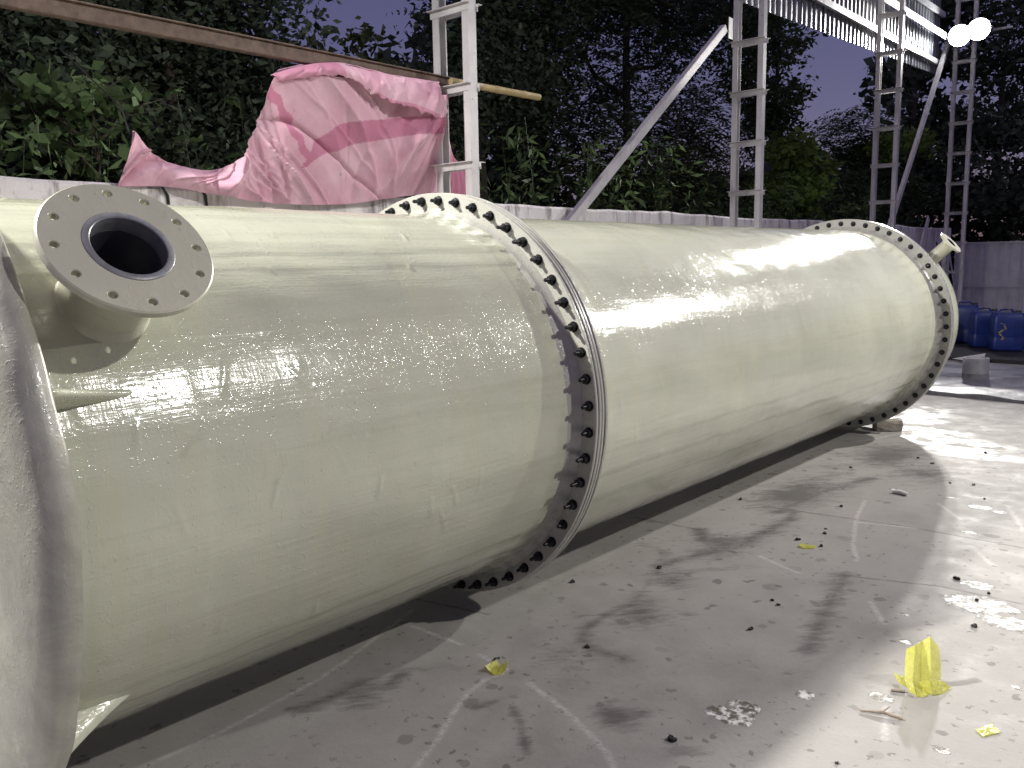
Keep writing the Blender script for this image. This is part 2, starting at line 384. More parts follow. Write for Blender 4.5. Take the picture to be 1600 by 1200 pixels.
for pts, w, a in [
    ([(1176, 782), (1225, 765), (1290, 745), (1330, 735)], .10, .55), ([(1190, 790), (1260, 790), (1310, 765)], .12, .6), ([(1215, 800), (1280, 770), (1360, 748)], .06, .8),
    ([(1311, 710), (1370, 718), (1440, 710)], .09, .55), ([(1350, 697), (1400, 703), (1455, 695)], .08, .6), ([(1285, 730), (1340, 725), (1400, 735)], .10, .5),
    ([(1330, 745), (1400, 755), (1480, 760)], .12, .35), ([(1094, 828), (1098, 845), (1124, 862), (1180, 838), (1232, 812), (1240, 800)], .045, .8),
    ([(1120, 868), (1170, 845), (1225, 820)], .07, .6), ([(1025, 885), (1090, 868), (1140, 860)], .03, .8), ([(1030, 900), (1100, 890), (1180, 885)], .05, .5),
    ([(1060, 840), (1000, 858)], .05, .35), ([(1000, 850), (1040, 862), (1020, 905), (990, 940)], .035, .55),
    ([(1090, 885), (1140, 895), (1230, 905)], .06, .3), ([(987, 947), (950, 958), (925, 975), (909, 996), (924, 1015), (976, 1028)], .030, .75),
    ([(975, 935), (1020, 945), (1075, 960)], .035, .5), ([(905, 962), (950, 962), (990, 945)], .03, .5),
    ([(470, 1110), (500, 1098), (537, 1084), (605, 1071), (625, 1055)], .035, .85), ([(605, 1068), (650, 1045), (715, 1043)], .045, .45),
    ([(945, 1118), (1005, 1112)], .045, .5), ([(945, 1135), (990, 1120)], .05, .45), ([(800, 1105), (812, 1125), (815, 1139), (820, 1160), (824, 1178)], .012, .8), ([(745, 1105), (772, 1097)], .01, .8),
    ([(1320, 900), (1300, 935), (1285, 965), (1262, 1015)], .045, .75), ([(1259, 1022), (1235, 1050), (1215, 1100)], .05, .35), ([(1190, 1160), (1165, 1200)], .07, .4),  # long dark streak running down the floor, drawn in pieces
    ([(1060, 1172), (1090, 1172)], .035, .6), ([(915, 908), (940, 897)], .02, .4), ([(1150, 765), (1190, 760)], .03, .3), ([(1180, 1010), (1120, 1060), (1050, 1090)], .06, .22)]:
    S('smudge_streak', pts, w * 2.5 + .02, a * .54, 1.0)
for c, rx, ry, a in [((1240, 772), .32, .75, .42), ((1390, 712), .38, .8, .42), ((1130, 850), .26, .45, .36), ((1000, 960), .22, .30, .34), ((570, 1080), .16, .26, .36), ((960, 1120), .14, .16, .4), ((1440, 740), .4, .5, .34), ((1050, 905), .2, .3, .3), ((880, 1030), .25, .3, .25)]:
    blob('smudge_streak', c, rx * 1.3, ry * 1.15, a * 1.3, 1.0)
for pts in [[(990, 808), (1040, 818), (1092, 828)], [(1200, 792), (1262, 801), (1424, 824), (1600, 857)], [(1315, 899), (1350, 903), (1469, 917), (1600, 945)], [(600, 925), (760, 960)]]:
    S('joint', pts, .012, .75, .6)
for pts, w in [([(1352, 782), (1338, 809), (1333, 850), (1339, 876)], .012), ([(1187, 869), (1247, 895)], .010), ([(1465, 786), (1502, 812)], .012), ([(1517, 853), (1552, 884)], .016),
    ([(1330, 815), (1440, 826)], .010), ([(642, 955), (534, 1037), (500, 1060), (380, 1125), (240, 1200)], .009), ([(635, 976), (660, 984), (721, 1007)], .008), ([(750, 1023), (795, 1048)], .006),
    ([(785, 1052), (757, 1062), (732, 1082), (706, 1116), (697, 1135), (680, 1161), (650, 1199)], .010), ([(826, 1067), (860, 1092), (894, 1120), (930, 1155), (946, 1172), (960, 1199)], .008),
    ([(1384, 1105), (1382, 1154)], .007), ([(1360, 940), (1382, 975)], .008), ([(1575, 790), (1600, 830)], .02), ([(1340, 690), (1460, 668)], .02)]:
    S('chalk', pts, max(w * 1.15, .0155), .6, .9)
for c, rx, ry, a in [((1140, 1118), .17, .11, 1.0), ((1165, 1105), .12, .08, 1.), ((1530, 945), .30, .22, 1.0), ((1580, 975), .25, .16, 1.0), ((1530, 915), .15, .10, 1.), ((1258, 1086), .07, .07, 1.), ((1378, 1090), .09, .07, .95),
    ((1415, 1003), .06, .05, .95), ((1410, 960), .06, .04, .9), ((1532, 793), .14, .10, .95), ((1490, 778), .10, .03, .95), ((1515, 832), .12, .05, .9), ((1560, 800), .1, .06, .9), ((1470, 1170), .07, .05, .85), ((1590, 1075), .05, .04, .9), ((1400, 765), .10, .04, .85)]:
    blob('crust', c, rx, ry, a)
for c, rx, ry in [((1440, 675), .5, .45), ((1480, 690), .6, .3), ((1420, 655), .4, .35), ((1530, 710), .5, .25)]:
    blob('wet', c, rx, ry, 1.)
    blob('crust', c, rx * .6, ry * .5, .80)
fm = fast_mesh('yard_floor', gv, gq, M_floor, chan)
floor = bpy.data.objects.new('yard_floor', fm); col.objects.link(floor); tag(floor, kind='structure')
soil = obj('ground', MB().add([(-300, -300, -.12), (300, -300, -.12), (300, 300, -.12), (-300, 300, -.12)], [(0, 1, 2, 3)]), M_soil); tag(soil, kind='structure')

# ------------------------------------------------------------------ tank
AX, AZ, RB = -2.982, 0.9912, 0.85
Y0, Y1, Y2 = 0.75, 2.800, 7.905
E1 = np.array([1., 0, 0]); E2 = np.array([0, 0, 1.]); EY = np.array([0, 1., 0])
tank = thing('storage_tank', 'long cream fibreglass tank lying on its side across the yard', 'tank', (AX, (Y0 + Y2) / 2, 0))
def smooth_noise(phi, y, seed, terms, fr):
    r = np.random.default_rng(seed); out = np.zeros_like(phi)
    for _ in range(terms):
        k = r.integers(1, fr[0]); w = r.uniform(.2, fr[1]); out += np.sin(k * phi + w * y * 2 * PI + r.uniform(0, 6.28)) / terms ** .5
    return out
def shell(name, ya, yb, nphi, nyy, seed, ridges, mat, amp=.0022, bands=(), drips=0):
    ph = np.linspace(0, 2 * PI, nphi, endpoint=False); yy = np.linspace(ya, yb, nyy)
    PH, YY = np.meshgrid(ph, yy, indexing='ij')
    r = RB + amp * smooth_noise(PH, YY, seed, 14, (9, 1.1)) * .6 + .0007 * smooth_noise(PH, YY, seed + 1, 20, (40, 3.))
    rr = np.random.default_rng(seed + 5)
    for (p0, h, w, sl) in ridges:      # overlap edges of the glass mat laid along the shell
        c = R(p0) + sl * (YY - ya) + .006 * np.sin(YY * rr.uniform(5, 11) + rr.uniform(0, 6)) + .004 * np.sin(YY * rr.uniform(17, 29))
        d = (PH - c + PI) % (2 * PI) - PI
        r += h / (1 + np.exp(-d / w)) * np.exp(-np.clip(d, 0, None) / .25)
    for (yc, hw, h) in bands:        # hoop overlays of glass mat, with wandering edges
        e = .010 * np.sin(PH * 7 + yc * 9) + .006 * np.sin(PH * 19 + yc) ; d = hw - np.abs(YY - yc + e)
        r += h / (1 + np.exp(-d / .006))
    for _ in range(drips):           # resin runs and pimples
        pc = R(rr.uniform(-50, 60)); yc = rr.uniform(ya + .1, yb - .05); L = rr.uniform(.006, .05); sl = rr.uniform(-.6, .6)
        dp = ((PH - pc + PI) % (2 * PI) - PI) * RB; dy = YY - yc - sl * dp
        sel = (np.abs(dp) < .12) & (np.abs(dy) < .05)
        r[sel] += rr.uniform(.0015, .004) * np.exp(-(dy[sel] / .007) ** 2 - (dp[sel] / L) ** 4)
    X = np.stack([AX + r * np.cos(PH), YY, AZ + r * np.sin(PH)], -1).reshape(-1, 3) - np.array(tank.location)
    i, j = np.meshgrid(np.arange(nphi), np.arange(nyy - 1), indexing='ij'); a = (i * nyy + j).ravel(); b = (((i + 1) % nphi) * nyy + j).ravel()
    me = fast_mesh(name, X, np.stack([a, a + 1, b + 1, b], 1), mat); me.shade_smooth()
    o = bpy.data.objects.new(name, me); col.objects.link(o); o.parent = tank
    return o
s1 = shell('shell_section', Y0 - .02, Y1 + .01, 720, 260, 11, [(47, .0035, .008, .0), (51, .003, .006, .012), (55, .003, .01, -.01), (60, .003, .012, 0), (15, .0022, .005, -.03), (-38, .003, .006, .02), (-44, .0035, .008, 0), (72, .003, .01, 0)], M_shell1, bands=[(Y1, .16, .0025), (1.75, .30, .0012), (1.0, .16, .0016)], drips=34)
s1['label'] = 'near shell section with bumpy brushed gelcoat'
s2 = shell('shell_section', Y1 + .085, Y2 + .005, 600, 380, 29, [(-14, .003, .007, .004), (-22, .0035, .008, 0), (-33, .003, .008, .003), (50, .002, .02, 0), (20, .0016, .01, 0)], M_shell2, bands=[(Y1 + .09, .17, .0025), (Y2, .20, .003), (4.4, .5, .001), (6.2, .5, .001)], drips=40)
s2['label'] = 'far shell section with smooth glossy gelcoat'

def ring_part(name, prof, mat, n=160, c=(AX, 0, AZ), e1=E1, e2=E2, ax=EY, parent=tank, wob=0):
    mb = MB().lathe(prof, c, e1, e2, ax, n)
    if wob:
        v = np.array(mb.v); d = v - np.array(c); rr = np.random.default_rng(int(wob * 1e6))
        th = np.arctan2(d @ np.array(e2), d @ np.array(e1)); k = sum(np.sin(f * th + rr.uniform(0, 6)) for f in (5, 9, 14, 23)) / 4
        v += (k * wob)[:, None] * (np.cos(th)[:, None] * np.array(e1) + np.sin(th)[:, None] * np.array(e2)); mb.v = v.tolist()
    return obj(name, mb, mat, parent, smooth=35)
RF = .955
def joint(yf, n):
    t = .0165; g = .0055
    for k in range(4):
        a = yf + k * (t + g); b = a + t; e = .003; ro = RF - (.001, .0, .002, .0005)[k]
        ring_part('flange_ring', [(RB - .004, a), (ro - e, a), (ro, a + e), (ro, b - e), (ro - e, b), (RB - .004, b)], M_flange, wob=.0012 + k * .0001)
        if k < 3: ring_part('gasket', [(RB + .01, b - .001), (RF - .006, b - .001), (RF - .006, b + g + .001), (RB + .01, b + g + .001)], M_gasket)
    return yf + 4 * t + 3 * g
ye1 = joint(Y1, 0); ye2 = joint(Y2, 1)
# resin fillets where shells meet the flanges
for y, s in ((Y1, -1), (ye1, 1), (Y2, -1), (ye2, 1)):
    prof = [(RB - .01, y + s * .075), (RB + .004, y + s * .06), (RB + .010, y + s * .03), (RB + .022, y + s * .012), (RB + .034, y + s * .001), (RB - .01, y + s * .001)]
    ring_part('resin_fillet', prof, M_flange, n=220, wob=.0035)

# bolts: stud > nut, washer
def hexa(r, h0, h1, ch=.15):
    mb = MB(); a = np.arange(6) * PI / 3
    lo = np.stack([r * np.cos(a), r * np.sin(a), np.full(6, h0)], 1); mi = np.stack([r * np.cos(a), r * np.sin(a), np.full(6, h1 - ch * r)], 1); hi = np.stack([r * .85 * np.cos(a), r * .85 * np.sin(a), np.full(6, h1)], 1)
    v = np.concatenate([lo, mi, hi]); f = [(i, (i + 1) % 6, 6 + (i + 1) % 6, 6 + i) for i in range(6)] + [(6 + i, 6 + (i + 1) % 6, 12 + (i + 1) % 6, 12 + i) for i in range(6)] + [tuple(range(6))[::-1], tuple(range(12, 18))]
    return mb.add(v, f)
zx, zy, zz = np.eye(3)
stud = obj('bolt', MB().lathe([(.0001, -.09), (.0085, -.09), (.0085, .056), (.0065, .060), (.0001, .060)], (0, 0, 0), zx, zy, zz, 10, False), M_bolt, local=True, smooth=40)
nut = obj('nut', hexa(.0185, .004, .026), M_bolt, parent=stud, local=True)
wash = obj('washer', MB().lathe([(.008, .0), (.0225, .0), (.0225, .004), (.008, .004)], (0, 0, 0), zx, zy, zz, 16), M_bolt, parent=stud, local=True)
def place_bolts(yf, n, ph, rb, s=1):
    first = True
    for k in range(n):
        a = ph - k * 2 * PI / n
        o = copy_tree(stud, tank)
        P = Vector((AX + rb * math.cos(a), yf, AZ + rb * math.sin(a))) - tank.location
        # local z points to -y (towards the near end)
        o.location = P + Vector((0, -.0005, 0)); o.rotation_euler = Euler((PI / 2, random.uniform(0, 1.05), 0)); o.rotation_euler = (Matrix.Rotation(PI / 2, 3, 'X') @ Matrix.Rotation(random.uniform(0, 1.05), 3, 'Z')).to_euler()
        o.scale = (1, 1, random.uniform(.66, 1.12) * s)
place_bolts(Y1, 52, 1.6183, .9176); place_bolts(Y2, 52, 1.8291, .9136, .55)
for o in (wash, nut, stud): bpy.data.objects.remove(o)

# end plate: shallow dished bottom with a rounded knuckle, and hold-down lugs
YP = Y0 - .048; pr = .985; prof = [(0.0001, YP - .050), (.4, YP - .049), (.6, YP - .047), (.75, YP - .042), (.85, YP - .034), (.92, YP - .024), (.955, YP - .014), (.972, YP - .003), (.981, YP + .010), (pr, YP + .022), (pr, YP + .050), (pr - .006, YP + .057), (RB + .03, YP + .062), (RB + .008, YP + .085), (RB - .01, YP + .10)]
mb = MB().lathe(prof, (AX, 0, AZ), E1, E2, EY, 180, False)
v = np.array(mb.v); th = np.arctan2(v[:, 2] - AZ, v[:, 0] - AX)
v[:, 1] += .003 * np.sin(3 * th + 7 * v[:, 2]) + .002 * np.sin(8 * v[:, 0] + 3) ; rad = np.hypot(v[:, 0] - AX, v[:, 2] - AZ); wv = (.004 * np.sin(7 * th + 1) + .003 * np.sin(17 * th) + .002 * np.sin(31 * th)) * (rad > .9)
v[:, 0] += wv * np.cos(th); v[:, 2] += wv * np.sin(th); mb.v = v.tolist()
bp = obj('bottom_plate', mb, M_plate, tank, smooth=60); bp['label'] = 'greyish dished end plate with rounded rim'
def lug(phi, L=.27, W=.026, h=.125):
    a = R(phi); er = np.array([math.cos(a), 0, math.sin(a)]); et = np.array([-math.sin(a), 0, math.cos(a)]); mb = MB(); n = 9; rows = []
    for i in range(n):
        u = i / (n - 1); y = Y0 - .005 + L * u; hh = h * (1 - u) ** 1.25 + .002; w = W * (1 - .55 * u)
        for k in range(9):
            s = k / 8 * 2 - 1; z = hh * max(0, 1 - abs(s) ** 2.6) ** .8
            rows.append(np.array([AX, y, AZ]) + er * (RB - .006 + z) + et * s * w)
    f = [(i * 9 + k, i * 9 + k + 1, (i + 1) * 9 + k + 1, (i + 1) * 9 + k) for i in range(n - 1) for k in range(8)]
    f += [tuple(range(9)), tuple(range(9 * (n - 1), 9 * n))[::-1]]
    return obj('hold_down_lug', mb.add(rows, f), M_shell1, tank, smooth=70)
for p in (22, -41, 85, 145, 205, 265): lug(p)

# nozzles: stub pipe, flange with real bolt holes, liner
def nozzle(phi, rho, yn, rout, rbolt, rin, nh, rh, thick, phase, rpipe, liner):
    a = R(phi); n = np.array([math.cos(a), 0, math.sin(a)]); c = np.array([AX, yn, AZ]) + rho * n; e1 = EY; e2 = np.cross(n, e1)
    t0 = .75 * RB - rho
    pipe = obj('nozzle', MB().lathe([(rpipe + .03, RB - rho - .03), (rpipe + .010, RB - rho + .0), (rpipe + .003, RB - rho + .03), (rpipe, RB - rho + .08), (rpipe, -thick - .03), (rpipe + .012, -thick - .008), (rpipe + .03, -thick + .002), (rin + .004, -thick + .002), (rin + .004, t0), (rin + .03, t0)], c, e1, e2, n, 64, False), M_nozzle, tank, smooth=50)
    mb = MB(); N = 32
    for k in range(nh):
        th0 = phase + 2 * PI * k / nh; half = PI / nh
        cc = np.array([rbolt * math.cos(th0), rbolt * math.sin(th0)])
        # sector border walked with N points, paired with N points of the hole
        bd = [];
        q = N // 4
        for i in range(q): bd.append((rout, th0 - half + 2 * half * i / q))
        for i in range(q): bd.append((rout + (rin - rout) * i / q, th0 + half))
        for i in range(q): bd.append((rin, th0 + half - 2 * half * i / q))
        for i in range(q): bd.append((rin + (rout - rin) * i / q, th0 - half))
        B = np.array([(r_ * math.cos(t_), r_ * math.sin(t_)) for r_, t_ in bd])
        ang = np.arctan2(B[:, 1] - cc[1], B[:, 0] - cc[0]); H = cc + rh * np.stack([np.cos(ang), np.sin(ang)], 1); H2 = cc + (rh + .0025) * np.stack([np.cos(ang), np.sin(ang)], 1)
        def P(xy, h): return c + xy[:, :1] * e1 + xy[:, 1:] * e2 + h * n
        Be = B.copy(); rr_ = np.hypot(*B.T); edge = rr_ > rout - 1e-6; Be[edge] *= (rout - .004) / rout
        rows = [P(H, -thick), P(H, -.0025), P(H2, 0.), P(Be, 0.), P(B, -.004), P(B, -thick)]
        v = np.concatenate(rows); f = []
        for r_ in (0, 1, 2): f += [(r_ * N + i, r_ * N + (i + 1) % N, (r_ + 1) * N + (i + 1) % N, (r_ + 1) * N + i) for i in range(N)]
        f += [(3 * N + i, 3 * N + i + 1, 4 * N + i + 1, 4 * N + i) for i in range(q)] + [(4 * N + i, 4 * N + i + 1, 5 * N + i + 1, 5 * N + i) for i in range(q)]
        f += [(0 * N + i, 5 * N + i, 5 * N + (i + 1) % N, 0 * N + (i + 1) % N) for i in range(N)]
        f += [(3 * N + 2 * q + i, 3 * N + 2 * q + i + 1, 5 * N + 2 * q + i + 1, 5 * N + 2 * q + i) for i in range(q)]
        mb.add(v, f)
    fl = obj('nozzle_flange', mb, M_nozzle, pipe, smooth=30)
    if liner:
        obj('liner', MB().lathe([(rin - .019, t0), (rin - .019, .0005), (rin - .017, .0025), (rin - .003, .0025), (rin - .0005, .0005), (rin - .0005, -.02), (rin - .002, t0)], c, e1, e2, n, 64), M_liner, pipe, smooth=40)
        obj('bore', MB().lathe([(rin - .020, -.045), (rin - .0215, -.045), (rin - .0215, t0 - .3), (.0001, t0 - .3)], c, e1, e2, n, 48, False), M_bore, pipe, smooth=40)
    else:
        obj('bore', MB().lathe([(rin - .001, -.004), (rin - .006, -.004), (rin - .006, t0), (.0001, t0)], c, e1, e2, n, 32, False), M_bore, pipe, smooth=40)
    return pipe
nozzle(39.83, 1.0803, .9959, .2115, .1772, .112, 12, .0105, .020, 5.2038 + PI, .110, True)['label'] = 'wide flanged nozzle with grey lined opening'
nozzle(43, 1.07, 8.42, .115, .088, .05, 8, .008, .018, .2, .058, False)['label'] = 'small flanged nozzle on the far end'
# domed far end with a lifting eye
prof = [(RB - .005, ye2 + .001), (RB, ye2 + .02), (RB, ye2 + .52), (RB * .985, ye2 + .60), (RB * .93, ye2 + .69), (RB * .8, ye2 + .78), (RB * .55, ye2 + .86), (RB * .25, ye2 + .90), (.0001, ye2 + .91)]
obj('end_dome', MB().lathe(prof, (AX, 0, AZ), E1, E2, EY, 160, False), M_shell2, tank, smooth=60)
a = R(-42); er = np.array([math.cos(a), 0, math.sin(a)])
obj('lifting_eye', MB().bar(np.array([AX, ye2 + .33, AZ]) + er * (RB - .01), np.array([AX, ye2 + .33, AZ]) + er * (RB + .06), .02, .07, EY), M_shell2, tank)

# ------------------------------------------------------------------ boundary wall, sheet fence
bwx = -6.72
bw = thing('boundary_wall', 'long white plastered wall with black stains behind the tank', 'wall', (bwx, 10, 0))
def wall_mesh():
    ys = np.arange(-14, 25.3, .35); mb = MB(); rr = np.random.default_rng(3); prof = []
    for y in ys:
        dz = .012 * math.sin(y * 1.3) + rr.normal(0, .006); prof.append([(bwx + .12, y, -.12), (bwx + .12 + rr.normal(0, .003), y, 1.2), (bwx + .12, y, 2.235 + dz), (bwx + .10, y, 2.262 + dz), (bwx - .10, y, 2.265 + dz), (bwx - .12, y, 2.235), (bwx - .12, y, -.12)])
    v = np.array(prof).reshape(-1, 3); k = 7; f = []
    for i in range(len(ys) - 1):
        for j in range(k - 1): f.append((i * k + j, (i + 1) * k + j, (i + 1) * k + j + 1, i * k + j + 1))
    f += [tuple(range(k)), tuple(range((len(ys) - 1) * k, len(ys) * k))[::-1]]
    return mb.add(v, f)
obj('plaster_wall', wall_mesh(), M_wall, bw, smooth=30)
fe = thing('sheet_fence', 'grey sheet metal fence across the far end of the yard', 'fence', (-1, 25.6, 0))
fy = 25.6
for k in range(7):
    x0 = -6.55 + k * 1.62; mb = MB(); n = 24; v = []; f = []
    for i in range(n + 1):
        x = x0 + .02 + (1.58) * i / n; off = .010 * (1 if (i // 2) % 2 else -1)
        for z in (.03, .70, .74, 1.88): v.append((x, fy + off * (0.4 if .7 <= z <= .74 else 1), z))
    for i in range(n):
        for j in range(3): f.append((i * 4 + j, (i + 1) * 4 + j, (i + 1) * 4 + j + 1, i * 4 + j + 1))
    b = len(v); v2 = [(x, y + .012, z) for x, y, z in v]; v += v2; f += [tuple(q + b for q in g[::-1]) for g in f]
    obj('panel', mb.add(v, f), M_graysheet, fe)
    obj('post', MB().box((x0, fy - .03, .955), (.05, .05, 1.91)), M_graysheet, fe)
    if k < 6.5:
        for z in (.72, 1.87): obj('rail', MB().box((x0 + .81, fy - .028, z), (1.56, .04, .045)), M_graysheet, fe)

# ------------------------------------------------------------------ ladder columns
XL, XR = -6.27, -5.80
def channel(mb, x, y, z0, z1, face):   # C-section: web and two flanges
    w, d, t = .105, .075, .008
    mb.box((x, y, (z0 + z1) / 2), (t, w, z1 - z0)); s = face
    mb.box((x + s * (d / 2 + t / 2), y - w / 2 + t / 2, (z0 + z1) / 2), (d, t, z1 - z0)); mb.box((x + s * (d / 2 + t / 2), y + w / 2 - t / 2, (z0 + z1) / 2), (d, t, z1 - z0))
def column(y, rungs, label, H=8.6):
    t = thing('lattice_column', label, 'column', ((XL + XR) / 2, y, 0), 'ladder columns along the wall')
    m1 = MB(); channel(m1, XL, y, .012, H, 1); obj('channel', m1, M_steel, t)
    m2 = MB(); channel(m2, XR, y, .012, H, -1); obj('channel', m2, M_steel, t)
    obj('base_plate', MB().box(((XL + XR) / 2, y, .006), (.75, .32, .012)), M_steel, t)
    for z in rungs:
        for s in (-1, 1):    # angle batten on each face
            m3 = MB(); yy = y + s * (.0525 + .004); m3.box(((XL + XR) / 2, yy, z - .003), (.52, .007, .06)); m3.box(((XL + XR) / 2, yy + s * .0235, z + .031), (.54, .054, .007)); obj('rung', m3, M_steel, t)
    return t
base_r = [1.10 + .715 * k for k in range(10)]
column(6.06, base_r, 'nearest white ladder column, where the pink tarpaulin ends')
column(12.15, [z + .03 for z in base_r], 'white ladder column joined by the long diagonal brace')
column(18.12, [z + .12 for z in base_r], 'white ladder column just left of the bright lamp')
column(23.35, [z + .05 for z in base_r], 'farthest white ladder column, carrying the bright lamps')
column(0.0, base_r, 'white ladder column beside the near end of the tank')
column(-6.1, base_r, 'white ladder column behind the near end of the yard')
def angle_bar(name, a, b, label, cat, w=.085):
    a = np.array(a, float); b = np.array(b, float); loc = tuple(a if a[2] < b[2] else b)
    t = thing(name, label, cat, loc)
    obj('web', MB().bar(a, b, .009, w, (0, 0, 1)), M_steel, t)
    d = (b - a) / np.linalg.norm(b - a); up = np.array([0, 0, 1.]); up -= d * (up @ d); up /= np.linalg.norm(up); off = up * (w / 2 + .0045) + np.array([-.036, 0, 0])
    obj('lip', MB().bar(a + off, b + off, .08, .009, (0, 0, 1)), M_steel, t)
    return t
angle_bar('diagonal_brace', (-6.36, 6.25, .49), (-6.36, 12.05, 4.95), 'long white diagonal brace with its foot at the wall', 'brace', .10)
obj('gusset_plate', MB().box((-6.318, 12.10, 4.95), (.012, .12, .30)), M_steel, bpy.data.objects['lattice_column.001'])
angle_bar('diagonal_brace', (-6.36, 18.3, .52), (-6.36, 23.25, 6.6), 'thin steep white brace running up to the bright lamp', 'brace', .10)
angle_bar('eave_strut', (-6.36, 12.2, 6.72), (-6.36, 23.3, 6.72), 'white horizontal strut under the roof sheets', 'beam', .15)

# corrugated side cladding hung above the columns
cl = thing('corrugated_cladding', 'grey corrugated sheets hanging under the roof above the columns', 'cladding', (-6.6, 17, 5.6))
def corr_sheet(y0, w=1.04):
    n = 52; mb = MB(); v = []
    for i in range(n + 1):
        y = y0 + w * i / n; ph = (y / .21) % 1; o = .022 * (0 if ph < .28 else (ph - .28) / .14 if ph < .42 else 1 if ph < .72 else (1 - (ph - .72) / .14) if ph < .86 else 0)
        zb = 5.52 + .036 * (y - 12); v += [(-6.62 + o, y, zb), (-6.62 + o, y, 7.2), (-6.62 + o, y, 9.2), (-6.622 + o, y, 9.2), (-6.622 + o, y, zb)]
    f = [(i * 5 + j, (i + 1) * 5 + j, (i + 1) * 5 + j + 1, i * 5 + j + 1) for i in range(n) for j in (0, 1, 3)]
    return obj('corrugated_sheet', mb.add(v, f), M_zinc, cl)
for k in range(11): corr_sheet(12.2 + k * 1.0)
for z in (6.15, 7.3): obj('girt', MB().box((-6.52, 17.7, z), (.06, 11.2, .12)), M_steel, cl)

# ------------------------------------------------------------------ floodlights (each carries its own lamp)
def floodlight(pos, target, power, label, size=.42, spread=160, color=(1, .965, .915)):
    pos = Vector(pos); d = (Vector(target) - pos).normalized()
    t = thing('floodlight', label, 'floodlight', pos, 'yard floodlights')
    q = d.to_track_quat('-Z', 'Y'); t.rotation_euler = q.to_euler()
    h = size / 2
    def L(name, mb, mat): return obj(name, mb, mat, t, local=True)
    L('housing', MB().lathe([(.0001, .15), (h * .45, .15), (h * .7, .12), (h + .02, .03), (h + .03, -.012), (h + .012, -.012), (h + .006, .012)], (0, 0, 0), zx, zy, zz, 32, False), M_lamp_body)
    for k in range(7): L('cooling_fin', MB().box((-h * .6 + k * h * .2, 0, .165), (.012, h * .8, .06)), M_lamp_body)
    L('lens', MB().lathe([(.0001, .004), (h * .6, .006), (h + .004, .012), (h + .004, .018), (.0001, .012)], (0, 0, 0), zx, zy, zz, 32, False), M_lens)
    L('bracket', MB().box((h + .05, .02, .12), (.012, .05, .26)).box((-h - .05, .02, .12), (.012, .05, .26)).box((0, .02, .256), (size + .11, .05, .012)).box((h + .036, .02, .0), (.03, .03, .02)).box((-h - .036, .02, .0), (.03, .03, .02)), M_lamp_body)
    ld = bpy.data.lights.new('floodlight_lamp', 'AREA'); ld.shape = 'DISK'; ld.size = size * .62; ld.energy = power; ld.color = color; ld.spread = R(spread)
    lo = bpy.data.objects.new('lamp', ld); col.objects.link(lo); lo.parent = t; lo.location = (0, 0, -.004)
    return t
floodlight((-6.08, 23.0, 6.70), (-1.5, -6, 4.0), P_FAR, 'left one of the two blazing floodlights on the farthest column', .46, 50)
floodlight((-5.66, 22.96, 6.76), (-1.0, -6, 4.0), P_FAR, 'right one of the two blazing floodlights on the farthest column', .46, 50)
obj('lamp_arm', MB().box((-5.7, 23.36, 6.78), (1.3, .05, .05)).box((-6.08, 23.29, 6.76), (.05, .12, .05)).box((-5.66, 23.29, 6.80), (.05, .12, .05)), M_steel, bpy.data.objects['lattice_column.003'])
obj('lamp_arm', MB().box((-5.70, -.42, 5.77), (.05, .95, .05)), M_steel, bpy.data.objects['lattice_column.004'])
floodlight((-5.55, -.75, 5.55), (-2.4, 3.0, .9), P_ROW, 'floodlight on the column beside the near end of the tank', spread=115)
floodlight((-5.55, -6.0, 5.55), (-2.6, .8, .9), P_BACK, 'floodlight on the column behind the near end of the yard')
obj('lamp_arm', MB().box((-5.66, -6.06, 5.77), (.28, .05, .05)), M_steel, bpy.data.objects['lattice_column.005'])
def pole(x, y, h, label):
    t = thing('lamp_pole', label, 'pole', (x, y, 0), 'lamp poles on the open side of the yard')
    obj('shaft', MB().tube([(x, y, .012), (x, y, h * .5), (x, y, h)], [.075, .065, .05], 16), M_steel, t, smooth=40)
    obj('base_plate', MB().box((x, y, .006), (.34, .34, .012)), M_steel, t)
    obj('arm', MB().box((x - .14, y, h - .06), (.34, .05, .05)), M_steel, t)
pole(8.3, 7.4, 9.2, 'steel lamp pole nearer the camera on the open side'); pole(2.2, 12.6, 6.0, 'steel lamp pole farther off on the open side')
floodlight((8.0, 7.4, 8.95), (-2.5, 3.0, .8), P_RIGHT, 'floodlight on the nearer lamp pole of the open side', spread=112)
floodlight((1.9, 12.6, 5.75), (-2.5, 6.4, .8), P_RIGHT_FAR, 'floodlight on the farther lamp pole of the open side', spread=62)

# ------------------------------------------------------------------ beam, bamboo, tarpaulin
BX, BZ = -6.22, 3.335
bz = obj('steel_beam', MB().box((BX, 2.6, BZ), (.085, 7.6, .105), bev=.006).box((BX + .015, 2.6, BZ + .056), (.12, 7.6, .008)), M_rust, loc=(BX, 2.6, BZ - .052))
tag(bz, 'long rusty brown steel beam above the wall under the pink tarpaulin', 'beam')
mb = MB(); pts = []; rads = []
for y in np.arange(6.02, 7.32, .05):
    node = abs(((y - 5.6) % .42) - .21) < .026; pts.append((-6.05 + .01 * math.sin(y * 2), y, 3.322 + .01 * (y - 5.5))); rads.append(.038 if node else .034)
bo = obj('bamboo_pole', mb.tube(pts, rads, 12), M_bamboo, loc=(-6.05, 6.4, 3.29), smooth=50); tag(bo, 'yellow bamboo pole end poking out past the nearest ladder column', 'pole')

